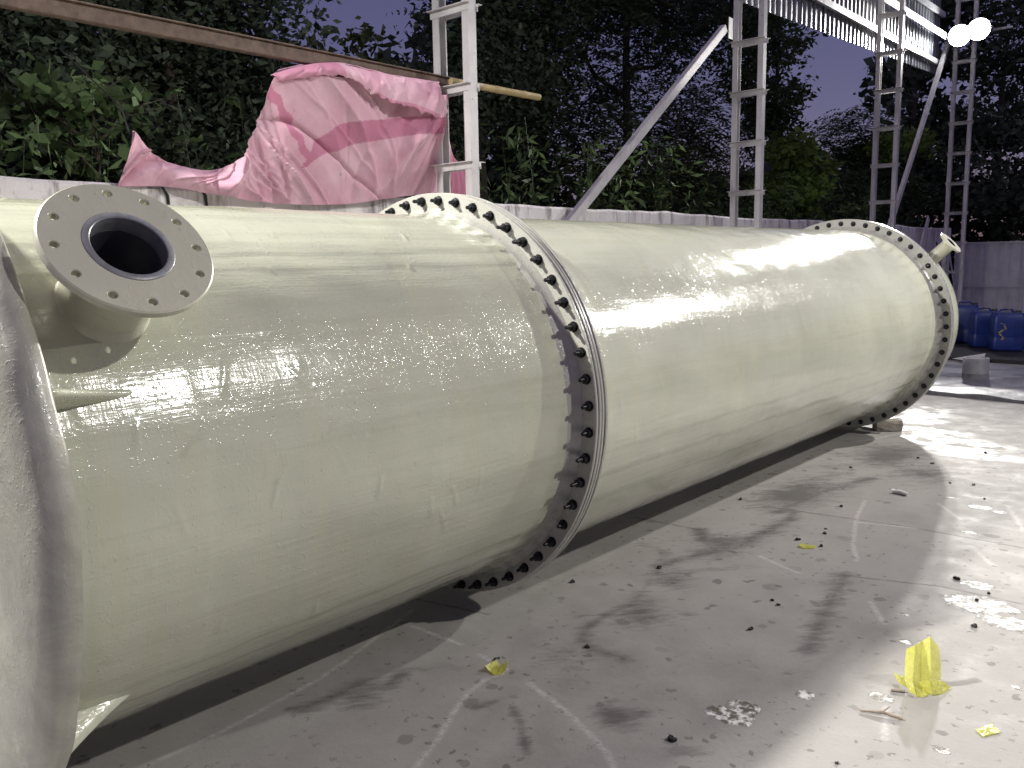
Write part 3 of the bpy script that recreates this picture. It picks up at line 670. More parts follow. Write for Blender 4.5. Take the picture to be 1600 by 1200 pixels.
tp = thing('tarpaulin', 'torn pink woven tarpaulin hung over the beam and along the wall', 'tarpaulin', (-6.4, 4.6, 2.27))
def cloth(Tp, Bp, xt, xb, nu, nv, seed, stripe, folds, name, sag=.10, rough_edge=0.):
    T = np.array([on_x(px, py, x) for (px, py), x in zip(Tp, xt)]); B = np.array([on_x(px, py, x) for (px, py), x in zip(Bp, xb)])
    s = np.linspace(0, len(T) - 1, nu); i0 = np.clip(s.astype(int), 0, len(T) - 2); fr = s - i0; fr = fr[:, None]
    def cr(A):
        g = lambda k: A[np.clip(i0 + k, 0, len(A) - 1)]
        p0, p1, p2, p3 = g(-1), g(0), g(1), g(2); return .5 * (2 * p1 + (p2 - p0) * fr + (2 * p0 - 5 * p1 + 4 * p2 - p3) * fr ** 2 + (3 * p1 - p0 - 3 * p2 + p3) * fr ** 3)
    Tc, Bc = cr(T), cr(B); rr = np.random.default_rng(seed)
    u = np.linspace(0, 1, nu)[:, None]; v = np.linspace(0, 1, nv)[None, :]
    P = Tc[:, None, :] * (1 - v[..., None]) + Bc[:, None, :] * v[..., None]
    P[..., 2] -= 0.0
    P[..., 0] += sag * np.sin(PI * v) * 1.0
    H = np.zeros((nu, nv))
    for (n_, amp, wd) in folds:      # ridged drape folds running down the cloth
        for _ in range(n_):
            c = rr.uniform(-.1, 1.1); sl = rr.normal(-.05, .10); w = wd * rr.uniform(.5, 1.6); a_ = amp * rr.uniform(.3, 1.2) * rr.choice([1, 1, -1]); d = (u - c - sl * v - .03 * np.sin(3 * v + c * 9)) / w
            H += a_ * np.where(d < 0, np.exp(d * 1.2), np.exp(-d * 3.0)) * (.35 + .65 * np.sin(PI * np.clip(v * .8 + rr.uniform(0, .3), 0, 1)))
    for _ in range(10):
        a, b = rr.uniform(-22, 22), rr.uniform(-5, 5); H += .0035 * (1 - 1.6 * np.abs(np.sin(a * u * 2 + b * v + rr.uniform(0, 6))))
    P[..., 0] += H; P[..., 1] += H * .12
    if rough_edge:
        e = rr.normal(0, rough_edge, nu); e = np.convolve(e, [.3, .4, .3], 'same'); P[:, -1, 2] += e * 1.5; P[:, -2, 2] += e * .6
    st = stripe(u + 0 * v + .004 * np.sin(40 * v), v + 0 * u + .01 * np.sin(30 * u))
    V = P.reshape(-1, 3) - np.array(tp.location)
    i, j = np.meshgrid(np.arange(nu - 1), np.arange(nv - 1), indexing='ij'); a = (i * nv + j).ravel()
    me = fast_mesh(name, V, np.stack([a, a + nv, a + nv + 1, a + 1], 1), M_tarp, {'stripe': st.ravel()}); me.shade_smooth()
    o = bpy.data.objects.new(name, me); col.objects.link(o); o.parent = tp
    md = o.modifiers.new('thickness', 'SOLIDIFY'); md.thickness = .0025
    return o
Tp = [(203, 207), (214, 206), (240, 237), (300, 263), (345, 262), (385, 226), (412, 172), (432, 116), (480, 118), (530, 121), (600, 133), (660, 146), (688, 152)]
Bp = [(188, 291), (220, 291), (262, 292), (330, 304), (390, 313), (440, 318), (480, 320), (520, 320), (555, 318), (585, 313), (620, 308), (650, 305), (676, 304)]
xt = [-6.45, -6.45, -6.5, -6.5, -6.48, -6.38, -6.3, -6.16, -6.15, -6.15, -6.15, -6.15, -6.15]
xb = [-6.55] * 3 + [-6.5] * 10
def band(u, v):
    c = .62 - .35 * np.clip((u - .55) / .45, 0, 1) ** .7; w = .085
    s = ((np.abs(v - c) < w * np.clip((u - .5) * 6, 0, 1)) & (u > .52)).astype(float)
    s = np.maximum(s, ((np.abs(u - .545 - .02 * v) < .012) & (v < .6)).astype(float)); return np.clip(s, 0, 1)
cloth(Tp, Bp, xt, xb, 300, 130, 5, band, [(11, .11, .05), (46, .050, .010)], 'hanging_sheet', .06)
# flap folded over the beam towards the yard, with a torn hem
Tf = [(424, 117), (470, 103), (520, 98), (560, 106), (610, 117), (650, 123), (686, 129)]
Bf = [(432, 128), (480, 122), (535, 118), (575, 140), (610, 160), (648, 168), (690, 186)]
cloth(Tf, Bf, [-6.12] * 7, [-6.09, -6.09, -6.08, -6.06, -6.05, -6.05, -6.04], 110, 24, 9, lambda u, v: ((v > .9) & (u > .55)).astype(float) * .8 + (u < .36) * .7, [(10, .02, .03)], 'folded_flap', .035, .012)
# strip hanging behind the column
cloth([(668, 150), (690, 160), (706, 235), (722, 262)], [(668, 305), (690, 305), (706, 306), (728, 306)], [-6.42] * 4, [-6.5] * 4, 40, 30, 4, lambda u, v: (u > .6) * 1., [(6, .02, .06)], 'hanging_strip', .03)
top = cloth([(424, 117), (520, 98), (610, 117), (686, 129)], [(436, 108), (525, 93), (612, 112), (688, 124)], [-6.12] * 4, [-6.40] * 4, 50, 12, 14, lambda u, v: u * 0, [(6, .006, .04)], 'top_fold', 0.)
# ropes over the wall and a tie line
def rope(pts, r, label): 
    P = [np.array(p) for p in pts]; o = obj('rope', MB().tube(P, r, 8), M_rope, loc=tuple(P[-1]), smooth=60); return tag(o, label, 'rope')
for px0, lb in ((253, 'left one of two black ropes hanging from the tarpaulin over the wall'), (312, 'right one of two black ropes hanging from the tarpaulin over the wall')):
    a = on_x(px0, 291, -6.56); b = on_x(px0 + 9, 306, -6.585); c = on_x(px0 + 12, 330, -6.59)
    rope([a + np.array([-.1, 0, .02]), a, b, c, c - np.array([0, -.01, .7])], .012, lb)
a = on_x(203, 212, -6.45); b = on_x(190, 168, -6.9)
rope([b + np.array([-.8, -.1, .55]), b, a], .006, 'thin dark cord pulling up the left corner of the tarpaulin')

# ------------------------------------------------------------------ things in the far yard
mat_s = np.array([(-3.75, 10.75), (-3.0, 10.62), (-1.9, 10.50), (.4, 10.35)]); mat_n = np.array([(-3.9, 13.5), (-3.0, 13.65), (-1.8, 13.5), (.5, 13.6)])
def ground_sheet(name, S_, N_, nu, nv, amp, z0, mat, seed):
    def lerp(A, t): s = t * (len(A) - 1); i = np.clip(s.astype(int), 0, len(A) - 2); return A[i] * (1 - (s - i)[:, None]) + A[i + 1] * (s - i)[:, None]
    u = np.linspace(0, 1, nu); v = np.linspace(0, 1, nv); a = lerp(S_, u); b = lerp(N_, u); P = a[:, None] * (1 - v[None, :, None]) + b[:, None] * v[None, :, None]
    rr = np.random.default_rng(seed); Z = np.zeros((nu, nv))
    for _ in range(9):
        k = rr.normal(0, 1, 2); k *= rr.uniform(1, 4) / np.linalg.norm(k); Z += np.abs(np.sin(P[..., 0] * k[0] * 1.5 + P[..., 1] * k[1] * 1.5 + rr.uniform(0, 6))) ** 6
    Z = z0 + amp * Z / Z.max()
    V = np.concatenate([np.concatenate([P, Z[..., None]], -1).reshape(-1, 3), np.concatenate([P, Z[..., None] * 0 + .004], -1).reshape(-1, 3)])
    i, j = np.meshgrid(np.arange(nu - 1), np.arange(nv - 1), indexing='ij'); a_ = (i * nv + j).ravel(); q = np.stack([a_, a_ + nv, a_ + nv + 1, a_ + 1], 1); K = nu * nv
    side = [(k, k + 1, K + k + 1, K + k) for k in range(nv - 1)] + [(k * nv, K + k * nv, K + (k + 1) * nv, (k + 1) * nv) for k in range(nu - 1)]
    me = fast_mesh(name, V, np.concatenate([q, np.array(side)]), mat); me.shade_smooth(); me.set_sharp_from_angle(angle=R(40)); o = bpy.data.objects.new(name, me); col.objects.link(o); return o
tag(ground_sheet('plastic_sheet', mat_s, mat_n, 90, 70, .07, .02, M_sheet, 3), 'wrinkled dark plastic sheet on the floor beyond the tank', 'sheet')
tag(ground_sheet('rubber_mat', np.array([(-5.2, 14.3), (-3.4, 14.2), (-1.5, 14.1)]), np.array([(-5.2, 16.9), (-3.4, 16.9), (-1.5, 16.8)]), 40, 30, .012, .05, M_rubber, 8), 'thick black mat under the blue drums', 'mat')

def jerrycan(x, y, rot, H, label, z=.062, W=.43, D=.33, print_=False):
    t = thing('jerrycan', label, 'drum', (x, y, z), 'blue plastic drums'); t.rotation_euler = (0, 0, R(rot))
    # rounded-octagon body with shoulders and ribs
    secs = [(0, .86), (.02, .95), (.06, 1), (.30, 1), (.32, .985), (.36, .985), (.38, 1), (.72, 1), (.80, .99), (.88, .93), (.93, .84), (.945, .80)]
    base = []; c = .24
    for sx, sy in ((1, -1), (1, 1), (-1, 1), (-1, -1)):
        for a in np.linspace(0, PI / 2, 5):
            a0 = {(1, -1): -PI / 2, (1, 1): 0, (-1, 1): PI / 2, (-1, -1): PI}[(sx, sy)] + a
            base.append((sx * (.5 - c * .5) + c * .5 * math.cos(a0), sy * (.5 - c * .5) + c * .5 * math.sin(a0)))
    base = np.array(base); n = len(base); v = []
    for zf, s in secs: v += [(bx_ * W * s, by_ * D * s, zf * H) for bx_, by_ in base]
    f = [(i * n + k, i * n + (k + 1) % n, (i + 1) * n + (k + 1) % n, (i + 1) * n + k) for i in range(len(secs) - 1) for k in range(n)] + [tuple(range(n))[::-1], tuple((len(secs) - 1) * n + k for k in range(n))]
    obj('body', MB().add(v, f), M_blue, t, local=True, smooth=40)
    obj('handle', MB().tube([(-.12 * W / .43, 0, H * .93), (-.11, 0, H * 1.0), (-.04, 0, H * 1.02), (.05, 0, H * 1.015), (.09, 0, H * .93)], .018, 10), M_blue, t, local=True, smooth=50)
    obj('cap', MB().lathe([(.0001, H * .93), (.045, H * .93), (.045, H * .985), (.040, H * .995), (.0001, H * .995)], (W * .32, 0, 0), zx, zy, zz, 16, False), M_bluecap, t, local=True, smooth=40)
    for k in range(4): obj('rib', MB().box((W * (.18 + .075 * k), -D / 2 - .001, H * .45), (.012, .014, H * .62), bev=.004), M_blue, t, local=True)
    if print_:
        rr = np.random.default_rng(2); mb = MB()   # worn, unreadable marking: broken strokes
        for k in range(46):
            zc = H * rr.uniform(.28, .70); xc = -W * .22 + .035 * math.sin(zc * 38) + rr.normal(0, .010) + (zc / H - .5) * .10
            mb.box((xc, -D / 2 - .0022, zc), (rr.uniform(.006, .026), .002, rr.uniform(.004, .016)))
        obj('worn_marking', mb, M_yprint, t, local=True)
    return t
jerrycan(-3.17, 15.55, 24, .64, 'front blue plastic drum with worn yellow marking', print_=True, W=.46, D=.36)
jerrycan(-3.58, 15.95, 30, .63, 'blue plastic drum close behind the front one')
jerrycan(-4.02, 16.55, 12, .70, 'tallest blue plastic drum at the back by the column', W=.40)
jerrycan(-4.30, 15.75, 40, .55, 'blue plastic drum mostly hidden behind the tank end')

rg = thing('pipe_collar', 'short grey pipe collar standing open end up on the plastic sheet', 'pipe', (-2.745, 11.9, .05))
obj('pipe_wall', MB().lathe([(.145, 0), (.15, .004), (.15, .07), (.153, .075), (.150, .08), (.150, .262), (.146, .268), (.128, .268), (.124, .262), (.124, 0)], (-2.745, 11.9, .05), E1, EY, E2, 48), M_pvc, rg, smooth=40)
mb = MB(); P = [on_z(q[0], q[1], .10) for q in [(1488, 560), (1540, 555), (1536, 564), (1512, 563)]]; P[1][2] += .03
mb.add([tuple(p) for p in P] + [tuple(p - np.array([0, 0, .003])) for p in P], [(0, 1, 2, 3), (7, 6, 5, 4), (0, 4, 5, 1), (1, 5, 6, 2), (2, 6, 7, 3), (3, 7, 4, 0)])
tag(obj('offcut', mb, M_paper, loc=tuple(P[0])), 'pale bent sheet offcut lying behind the pipe collar', 'offcut')

def block(c, d, rot, mat, seed, name, label, cat):
    bm = bmesh.new(); bmesh.ops.create_cube(bm, size=1); bmesh.ops.subdivide_edges(bm, edges=bm.edges[:], cuts=3, use_grid_fill=True)
    rr = np.random.default_rng(seed); mb = MB(); rot = Matrix.Rotation(R(rot), 3, 'Z'); v = []
    for q in bm.verts:
        p = Vector(q.co) * 1.0; r_ = max(abs(p.x), abs(p.y), abs(p.z)); edge = sum(abs(abs(x) - .5) < 1e-4 for x in p)
        k = 1 - (.04 if edge >= 2 else 0) - (.03 if edge == 3 else 0)
        v.append(tuple(rot @ Vector((p.x * d[0] * k + rr.normal(0, .003), p.y * d[1] * k + rr.normal(0, .003), p.z * d[2] * k + rr.normal(0, .002))) + Vector(c)))
    bm.verts.index_update(); f = [tuple(q.index for q in fc.verts) for fc in bm.faces]; bm.free()
    return tag(obj(name, mb.add(v, f), mat, loc=(c[0], c[1], c[2] - d[2] / 2)), label, cat)
g = on_z(1386, 672)
block((g[0], g[1], .052), (.24, .15, .10), 35, M_brick, 1, 'cement_block', 'small rough cement block chocking the tank under the far flange', 'block')
# planks leaning in the far corner
for (a, b, w, lb, mt) in [((1451, 340), (1436, 400), .15, 'white plank leaning against the wall beside the far flange', M_steel), ((1478, 352), (1487, 420), .06, 'thin dark strip leaning on the wall right of the white plank', M_graysheet), ((1463, 378), (1472, 425), .05, 'short dark strip leaning between the white plank and the farthest column', M_lamp_body)]:
    A = on_x(a[0], a[1], -6.52); B = on_x(b[0], b[1], -6.40); d = (B - A); t = -(A[2] - .01) / d[2]; F = A + d * t
    F[0] = min(F[0], -6.05); o = obj('plank', MB().bar(F, A, w, .022, (1, 0, .1)), mt, loc=tuple(F)); tag(o, lb, 'plank', 'planks leaning on the wall')

# yellow film scraps, twig, lumps
def film(name, P, label, thick=.0012, cat='film scrap', sub=3):
    """P: grid (rows x cols) of world points, smoothed"""
    P = np.array(P, float); nr, nc = P.shape[:2]; mb = MB()
    f = [(i * nc + j, i * nc + j + 1, (i + 1) * nc + j + 1, (i + 1) * nc + j) for i in range(nr - 1) for j in range(nc - 1)]
    me_o = obj(name, mb.add(P.reshape(-1, 3), f), M_film, loc=tuple(P.reshape(-1, 3).min(0)))
    s = me_o.modifiers.new('sub', 'SUBSURF'); s.levels = sub; s.render_levels = sub
    s.subdivision_type = 'SIMPLE'; k = me_o.modifiers.new('thick', 'SOLIDIFY'); k.thickness = thick
    return tag(me_o, label, cat, 'yellow film scraps')
# big crumpled piece: lies flat at the bottom, one corner stands up towards the far side
b0 = on_z(1440, 1078)
def pt(px, py, h): q = on_z(px, py, h); return q
t0_ = np.linalg.norm((pt(1440, 1080, 0) - np.array([0, 0, CAMZ])) @ FW)
def pd(px, py, dd): return at_dist(px, py, t0_ + dd)
big = [[pt(1420, 1080, .003), pt(1432, 1088, .002), pt(1444, 1089, .003), pt(1456, 1082, .004), pt(1468, 1078, .004)],
       [pd(1413, 1060, .03), pd(1426, 1064, .0), pd(1440, 1066, .04), pd(1454, 1060, .02), pd(1470, 1058, .05)],
       [pd(1414, 1036, .05), pd(1428, 1036, .01), pd(1440, 1034, .05), pd(1454, 1030, .02), pd(1470, 1036, .06)],
       [pd(1416, 1014, .06), pd(1430, 1008, .03), pd(1442, 1001, .06), pd(1453, 994, .04), pd(1467, 1010, .08)]]
bf = film('film_scrap', big, 'large crumpled yellow film scrap standing up on the bright floor', sub=2)
for nm, W_ in (('fold', [[pt(1396, 1050, .02), pt(1404, 1054, .03), pt(1413, 1058, .02)], [pt(1404, 1066, .004), pt(1410, 1070, .01), pt(1418, 1074, .004)]]), ('fold', [[pt(1434, 1066, .035), pt(1452, 1062, .05), pt(1474, 1064, .03), pt(1486, 1074, .006)], [pt(1446, 1080, .006), pt(1456, 1086, .004), pt(1472, 1084, .004), pt(1482, 1079, .003)]])):
    W_ = np.array(W_); nr, nc = W_.shape[:2]
    fo = obj(nm, MB().add(W_.reshape(-1, 3), [(i * nc + j, i * nc + j + 1, (i + 1) * nc + j + 1, (i + 1) * nc + j) for i in range(nr - 1) for j in range(nc - 1)]), M_film, bf)
    fo.modifiers.new('thick', 'SOLIDIFY').thickness = .0012
sm = [[pt(757, 1040, .028), pt(765, 1049, .006), pt(772, 1055, .003), pt(782, 1054, .003), pt(790, 1048, .012)],
      [pt(766, 1036, .024), pt(771, 1043, .006), pt(777, 1048, .003), pt(785, 1046, .006), pt(793, 1039, .022)],
      [pt(776, 1030, .024), pt(778, 1037, .008), pt(782, 1040, .006), pt(788, 1036, .014), pt(792, 1028, .034)]]
film('film_scrap', sm, 'curled yellow film scrap on the dark floor below the near flange')
f3 = [[pt(1248, 852, .012), pt(1256, 857, .003), pt(1272, 857, .003)], [pt(1251, 849, .014), pt(1260, 851, .006), pt(1277, 853, .006)]]
film('film_scrap', f3, 'small yellow film scrap near the tank among the smudges', sub=2)
f4 = [[pt(1524, 1140, .004), pt(1536, 1151, .003)], [pt(1548, 1131, .006), pt(1564, 1144, .004)]]
film('film_scrap', f4, 'flat yellow diamond of film at the bottom right', sub=1)
a = pt(1343, 1110, .006); b = pt(1380, 1113, .012); c = pt(1410, 1123, .006)
tw = obj('twig', MB().tube([a, b, c], [.003, .006, .005], 7).tube([pt(1378, 1113, .012), pt(1390, 1104, .02)], [.004, .002], 6), M_twig, loc=tuple(a), smooth=50); tag(tw, 'dry broken twig on the bright floor below the large film scrap', 'twig')
a = pt(1392, 1078, .005); c = pt(1414, 1080, .006)
tag(obj('twig', MB().tube([a, c], [.005, .006], 7), M_twig, loc=tuple(a)), 'short twig lying just left of the large film scrap', 'twig')
a = pt(1395, 768, .012); c = pt(1418, 773, .012)
tag(obj('offcut', MB().tube([a, (a + c) / 2 + np.array([0, .01, .004]), c], [.012, .014, .012], 8), M_paper, loc=tuple(a), smooth=50), 'small white rolled offcut in the shade of the tank', 'offcut')
lm = None
for k, q in enumerate([(1030, 888), (895, 910), (1157, 781), (1315, 792), (1290, 827), (1289, 834), (1247, 844), (1283, 854), (1207, 939), (1216, 946), (1173, 984), (1495, 905), (1521, 758), (1522, 691), (1538, 780), (1540, 708), (1434, 716), (1457, 725), (1484, 755), (1329, 731), (1545, 928), (1526, 938), (918, 1012), (776, 1031), (1050, 1157), (1308, 1193), (1522, 980)]):
    g = on_z(*q); mb = MB(); bm = bmesh.new(); bmesh.ops.create_icosphere(bm, subdivisions=2, radius=1); rr = np.random.default_rng(40 + k); s = rr.uniform(.005, .0115)
    v = []
    for w in bm.verts: n_ = 1 + .28 * math.sin(w.co.x * 4 + k) + .25 * math.sin(w.co.y * 5 + 2 * k) + rr.normal(0, .09); v.append((w.co.x * s * n_ * 1.3, w.co.y * s * n_, max(w.co.z, -.75) * s * n_ * .8))
    bm.verts.index_update(); f = [tuple(w.index for w in fc.verts) for fc in bm.faces]; bm.free()
    o = obj('debris_lump', mb.add(v, f), M_lump, local=True); o.location = (g[0], g[1], s * .55); o.rotation_euler.z = k * 1.7
    tag(o, 'small black lump of debris on the concrete floor', 'debris', 'black debris lumps on the floor')

# ------------------------------------------------------------------ vegetation beyond the wall
def leaf_quads(C, N, size, rr, aspect=.5, droop=.3):
    """diamond leaves at points C with random orientation; returns verts, quads, shade"""
    n = len(C); d = rr.normal(0, 1, (n, 3)); d[:, 2] = d[:, 2] * .6 - droop; d /= np.linalg.norm(d, axis=1)[:, None]
    w = np.cross(d, rr.normal(0, 1, (n, 3))); w /= np.linalg.norm(w, axis=1)[:, None] + 1e-9
    L = (size * rr.uniform(.35, 1.55, n))[:, None]; W = L * aspect; nrm = np.cross(d, w)
    V = np.stack([C, C + d * L * .45 + w * W * .5 + nrm * L * .08, C + d * L, C + d * L * .45 - w * W * .5 + nrm * L * .08], 1).reshape(-1, 3)
    Q = np.arange(n * 4).reshape(n, 4); sh = np.repeat(rr.uniform(0, 1, n), 4); return V, Q, sh
def fronds(C, rr, L, nl, lsize):
    """pinnate leaves: a drooping rachis with pairs of leaflets"""
    pts = []; dirs = []
    for c in C:
        az = rr.uniform(0, 6.28); out = np.array([math.cos(az), math.sin(az), 0]); side = np.array([-out[1], out[0], 0]); l = L * rr.uniform(.7, 1.2)
        for t in np.linspace(.15, 1, nl):
            p = c + out * l * t + np.array([0, 0, .25 * l * t - .75 * l * t * t])
            for s in (-1, 1): pts.append(p); dirs.append(side * s * .85 + out * .45 + np.array([0, 0, -.30]))
    C2 = np.array(pts); d = np.array(dirs) + rr.normal(0, .12, (len(dirs), 3)); d /= np.linalg.norm(d, axis=1)[:, None]; n = len(C2)
    w = np.cross(d, np.array([0, 0, 1.]) + rr.normal(0, .3, (n, 3))); w /= np.linalg.norm(w, axis=1)[:, None]; Ls = (lsize * rr.uniform(.7, 1.2, n))[:, None]
    V = np.stack([C2, C2 + d * Ls * .5 + w * Ls * .16, C2 + d * Ls, C2 + d * Ls * .5 - w * Ls * .16], 1).reshape(-1, 3)
    return V, np.arange(n * 4).reshape(n, 4), np.repeat(rr.uniform(0, 1, n), 4)
def tree(name, label, base, H, lobes, mat, seed, nleaf, lsize, style='leaf', clump=.35, trunk_r=.14, lean=(0, 0), aspect=.5, cat='tree', group='trees beyond the wall', bark=None):
    cen = np.mean([np.array(c) for c, _ in lobes], 0); base = (cen[0], cen[1]); H = max(c[2] for c, _ in lobes) * .96
    rr = np.random.default_rng(seed); t = thing(name, label, cat, (base[0], base[1], -.12), group); o3 = np.array([base[0], base[1], -.12])
    mb = MB(); n = 9; path = []
    for i in range(n):
        u = i / (n - 1); path.append(o3 + np.array([lean[0] * u + .12 * math.sin(u * 5 + seed) * u, lean[1] * u + .12 * math.cos(u * 4 + seed) * u, H * u]))
    mb.tube(path, [trunk_r * (1 - .72 * i / (n - 1)) for i in range(n)], 10)
    for (c, rad) in lobes:
        c = np.array(c, float); u = np.clip((c[2] - rad[2] * .7) / H, .35, .92); k = u * (n - 1); i = int(k); a = path[i] + (path[min(i + 1, n - 1)] - path[i]) * (k - i)
        mid = (a + c) / 2 + np.array([0, 0, -.1 * np.linalg.norm(c - a)]); mb.tube([a, mid, c], [trunk_r * .4, trunk_r * .26, trunk_r * .08], 7)
        for _ in range(5):
            e = c + rr.normal(0, .45, 3) * np.array(rad); q = mid + (c - mid) * rr.uniform(.1, .9); mb.tube([q, (q + e) / 2 + rr.normal(0, .08, 3), e], [trunk_r * .16, trunk_r * .10, trunk_r * .03], 5)
    obj('trunk', mb, bark or M_bark, t, smooth=60)
    vol = np.array([r_[0] * r_[1] * r_[2] for _, r_ in lobes]) ** .7; vol /= vol.sum(); Vs, Qs, Ss = [], [], []; off = 0
    for (c, rad), fr in zip(lobes, vol):
        nl = int(nleaf * fr); ncl = max(4, nl // (26 if style == 'leaf' else 3)); d = rr.normal(0, 1, (ncl, 3)); d /= np.linalg.norm(d, axis=1)[:, None]; d *= (rr.uniform(0, 1, ncl) ** .42)[:, None]
        cc = np.array(c) + d * np.array(rad)
        cc += .18 * np.array(rad) * np.sin(cc * 2.1 + seed)
        if style == 'leaf':
            P = cc[rr.integers(0, ncl, nl)] + rr.normal(0, clump * .5, (nl, 3)) * np.array([1, 1, .7]); V, Q, sh = leaf_quads(P, nl, lsize, rr, aspect)
        else: V, Q, sh = fronds(cc, rr, lsize * 5, 9, lsize)
        Vs.append(V); Qs.append(Q + off); Ss.append(sh); off += len(V)
    me = fast_mesh('crown', np.concatenate(Vs) - o3, np.concatenate(Qs), mat, {'shade': np.concatenate(Ss)}); cr = bpy.data.objects.new('crown', me); col.objects.link(cr); cr.parent = t
    return t
def lob(px, py, x, rad): return (on_x(px, py, x), rad)

tree('broadleaf_tree', 'dark leafy tree at the far left behind the brown beam', (-9.6, 2.6), 5.5, [lob(0, 60, -9.5, (1.0, .9, 1.0)), lob(210, 50, -9.8, (.8, .7, .7)), lob(30, 170, -9.2, (1.2, 1.0, .8)), lob(330, 60, -9.8, (1.2, 1.2, 1.0)), lob(60, -60, -9.6, (1.6, 1.5, 1.0)), lob(220, -60, -9.8, (1.5, 1.2, .8))], M_leafdark, 21, 24000, .105, clump=.45)
tree('vine_tree', 'small tree with broad pale leaves drooping left of the tarpaulin corner', (-8.3, 2.3), 3.4, [lob(60, 150, -8.1, (.5, .55, .28)), lob(140, 150, -8.0, (.4, .6, .16)), lob(90, 180, -8.0, (.45, .5, .22)), lob(110, 215, -7.8, (.3, .4, .25)), lob(200, 148, -8.0, (.25, .45, .10))], M_leafmid, 22, 560, .125, clump=.3, trunk_r=.05, aspect=.75)
tree('broadleaf_tree', 'dark tree with a pale crooked trunk behind the tarpaulin dip', (-9.4, 4.0), 5.2, [lob(280, 160, -9.6, (1.0, 1.0, .9)), lob(350, 95, -9.8, (.7, .7, .6)), lob(330, -20, -9.8, (.6, .6, .5)), lob(360, 180, -9.4, (1.0, .9, .8)), lob(250, 240, -9.0, (.9, .9, .7)), lob(130, 250, -9.0, (.9, .9, .7)), lob(20, 250, -9.0, (.9, .9, .7))], M_leafdark, 23, 22000, .10, clump=.4)
tree('bamboo_clump', 'leafy sprays against the sky above the tarpaulin', (-10.5, 6.3), 5.0, [lob(497, 90, -10.4, (.22, .25, .35)), lob(568, 95, -10.4, (.22, .25, .38)), lob(530, 190, -10.4, (1.0, 1.0, .6)), lob(600, 190, -10, (1., 1., .7))], M_leafolive, 24, 3600, .15, clump=.3, trunk_r=.06)
tree('broadleaf_tree', 'tall dark tree right behind the nearest ladder column', (-10.6, 8.2), 7.0, [lob(725, 80, -10.6, (.7, .7, .9)), lob(790, -30, -10.6, (1.2, 1.2, 1.1)), lob(790, 40, -10.8, (1.5, 1.4, 1.3)), lob(660, 190, -10.4, (1.0, 1.0, .8)), lob(780, 150, -10.6, (1.3, 1.3, 1.1)), lob(720, -90, -10.6, (1.2, 1.2, .8))], M_leafdark, 25, 24000, .12, clump=.45)
tree('feathery_tree', 'big dark tree with feathery leaves and a slim trunk left of the brace', (-10.2, 11.2), 8.0, [lob(880, 40, -10.2, (1.6, 1.6, 1.2)), lob(980, 20, -10.4, (1.6, 1.6, 1.2)), lob(1070, 60, -10.6, (1.5, 1.5, 1.4)), lob(930, 130, -10.4, (1.4, 1.4, 1.0)), lob(1040, 170, -10.4, (1.4, 1.4, 1.1)), lob(880, 200, -10.0, (1.2, 1.2, .9)), lob(960, -60, -10.2, (2.0, 2., 1.2)), lob(1100, -30, -10.4, (1.3, 1.3, 1.0))], M_leafdark, 26, 5200, .17, 'frond', trunk_r=.16)
tree('feathery_tree', 'dark feathery tree filling the gap under the diagonal brace', (-9.6, 13.4), 5.0, [lob(1000, 260, -9.6, (1.1, 1.3, .8)), lob(1080, 250, -9.6, (1.1, 1.3, .9)), lob(1110, 170, -10, (1.2, 1.3, 1.0)), lob(930, 280, -9.4, (1.0, 1.2, .7)), lob(1120, 300, -9.4, (1., 1.2, .6))], M_leafolive, 27, 2600, .14, 'frond', trunk_r=.09)
tree('broadleaf_tree', 'tree with drooping layered boughs against the purple sky', (-11.5, 19.5), 8.0, [lob(1180, 80, -11.5, (1.3, 1.3, 1.2)), lob(1215, 60, -11.5, (.9, 1.2, .7)), lob(1240, 135, -11.5, (.5, .9, .3)), lob(1200, 170, -11.5, (1.1, 1.3, .8)), lob(1250, 65, -11.6, (.4, .6, .25)), lob(1215, 215, -11.4, (1., 1.3, .7)), lob(1150, 0, -11.6, (1.4, 1.4, 1.2))], M_leafmid, 28, 9500, .17, clump=.4, trunk_r=.15)
tree('lime_bush', 'bright green leafy bush just right of the braced ladder column', (-9.2, 18.6), 3.2, [lob(1240, 240, -9.2, (.8, .9, .45)), lob(1270, 260, -9.1, (.6, .8, .4)), lob(1250, 300, -9.0, (.9, 1.0, .55)), lob(1215, 300, -9.0, (.8, .9, .5))], M_leaflime, 29, 3200, .17, clump=.35, trunk_r=.06, aspect=.7, cat='bush')
tree('feathery_tree', 'green tree with flat feathery boughs behind the third ladder column', (-10.4, 25.5), 5.2, [lob(1330, 190, -10.6, (1.2, 1.7, .55)), lob(1340, 240, -10.6, (1.2, 1.9, .6)), lob(1380, 215, -10.0, (.9, 1.4, .5)), lob(1425, 225, -10, (.8, 1.3, .35)), lob(1320, 300, -10, (1.1, 1.7, .8)), lob(1400, 295, -10, (1.0, 1.5, .7))], M_leafmid, 30, 2300, .18, 'frond', trunk_r=.10)
tree('lime_bush', 'lime green tuft lit beside the third ladder column', (-8.6, 24.0), 4.6, [lob(1415, 218, -8.6, (.6, .9, .30)), lob(1395, 230, -8.6, (.5, .8, .3))], M_leaflime, 31, 900, .18, clump=.3, trunk_r=.05, cat='bush')
tree('broadleaf_tree', 'dark tree with round leaves on bare boughs left of the bright lamp', (-13, 32), 9.0, [lob(1375, 130, -12, (.5, .8, .8)), lob(1440, 130, -12.5, (1.2, 1.6, 1.4)), lob(1440, 220, -12.5, (1.3, 1.8, 1.4)), lob(1470, 20, -12.5, (1.3, 1.6, 1.5))], M_leafdark, 32, 3800, .34, clump=.6, trunk_r=.2, aspect=.8)
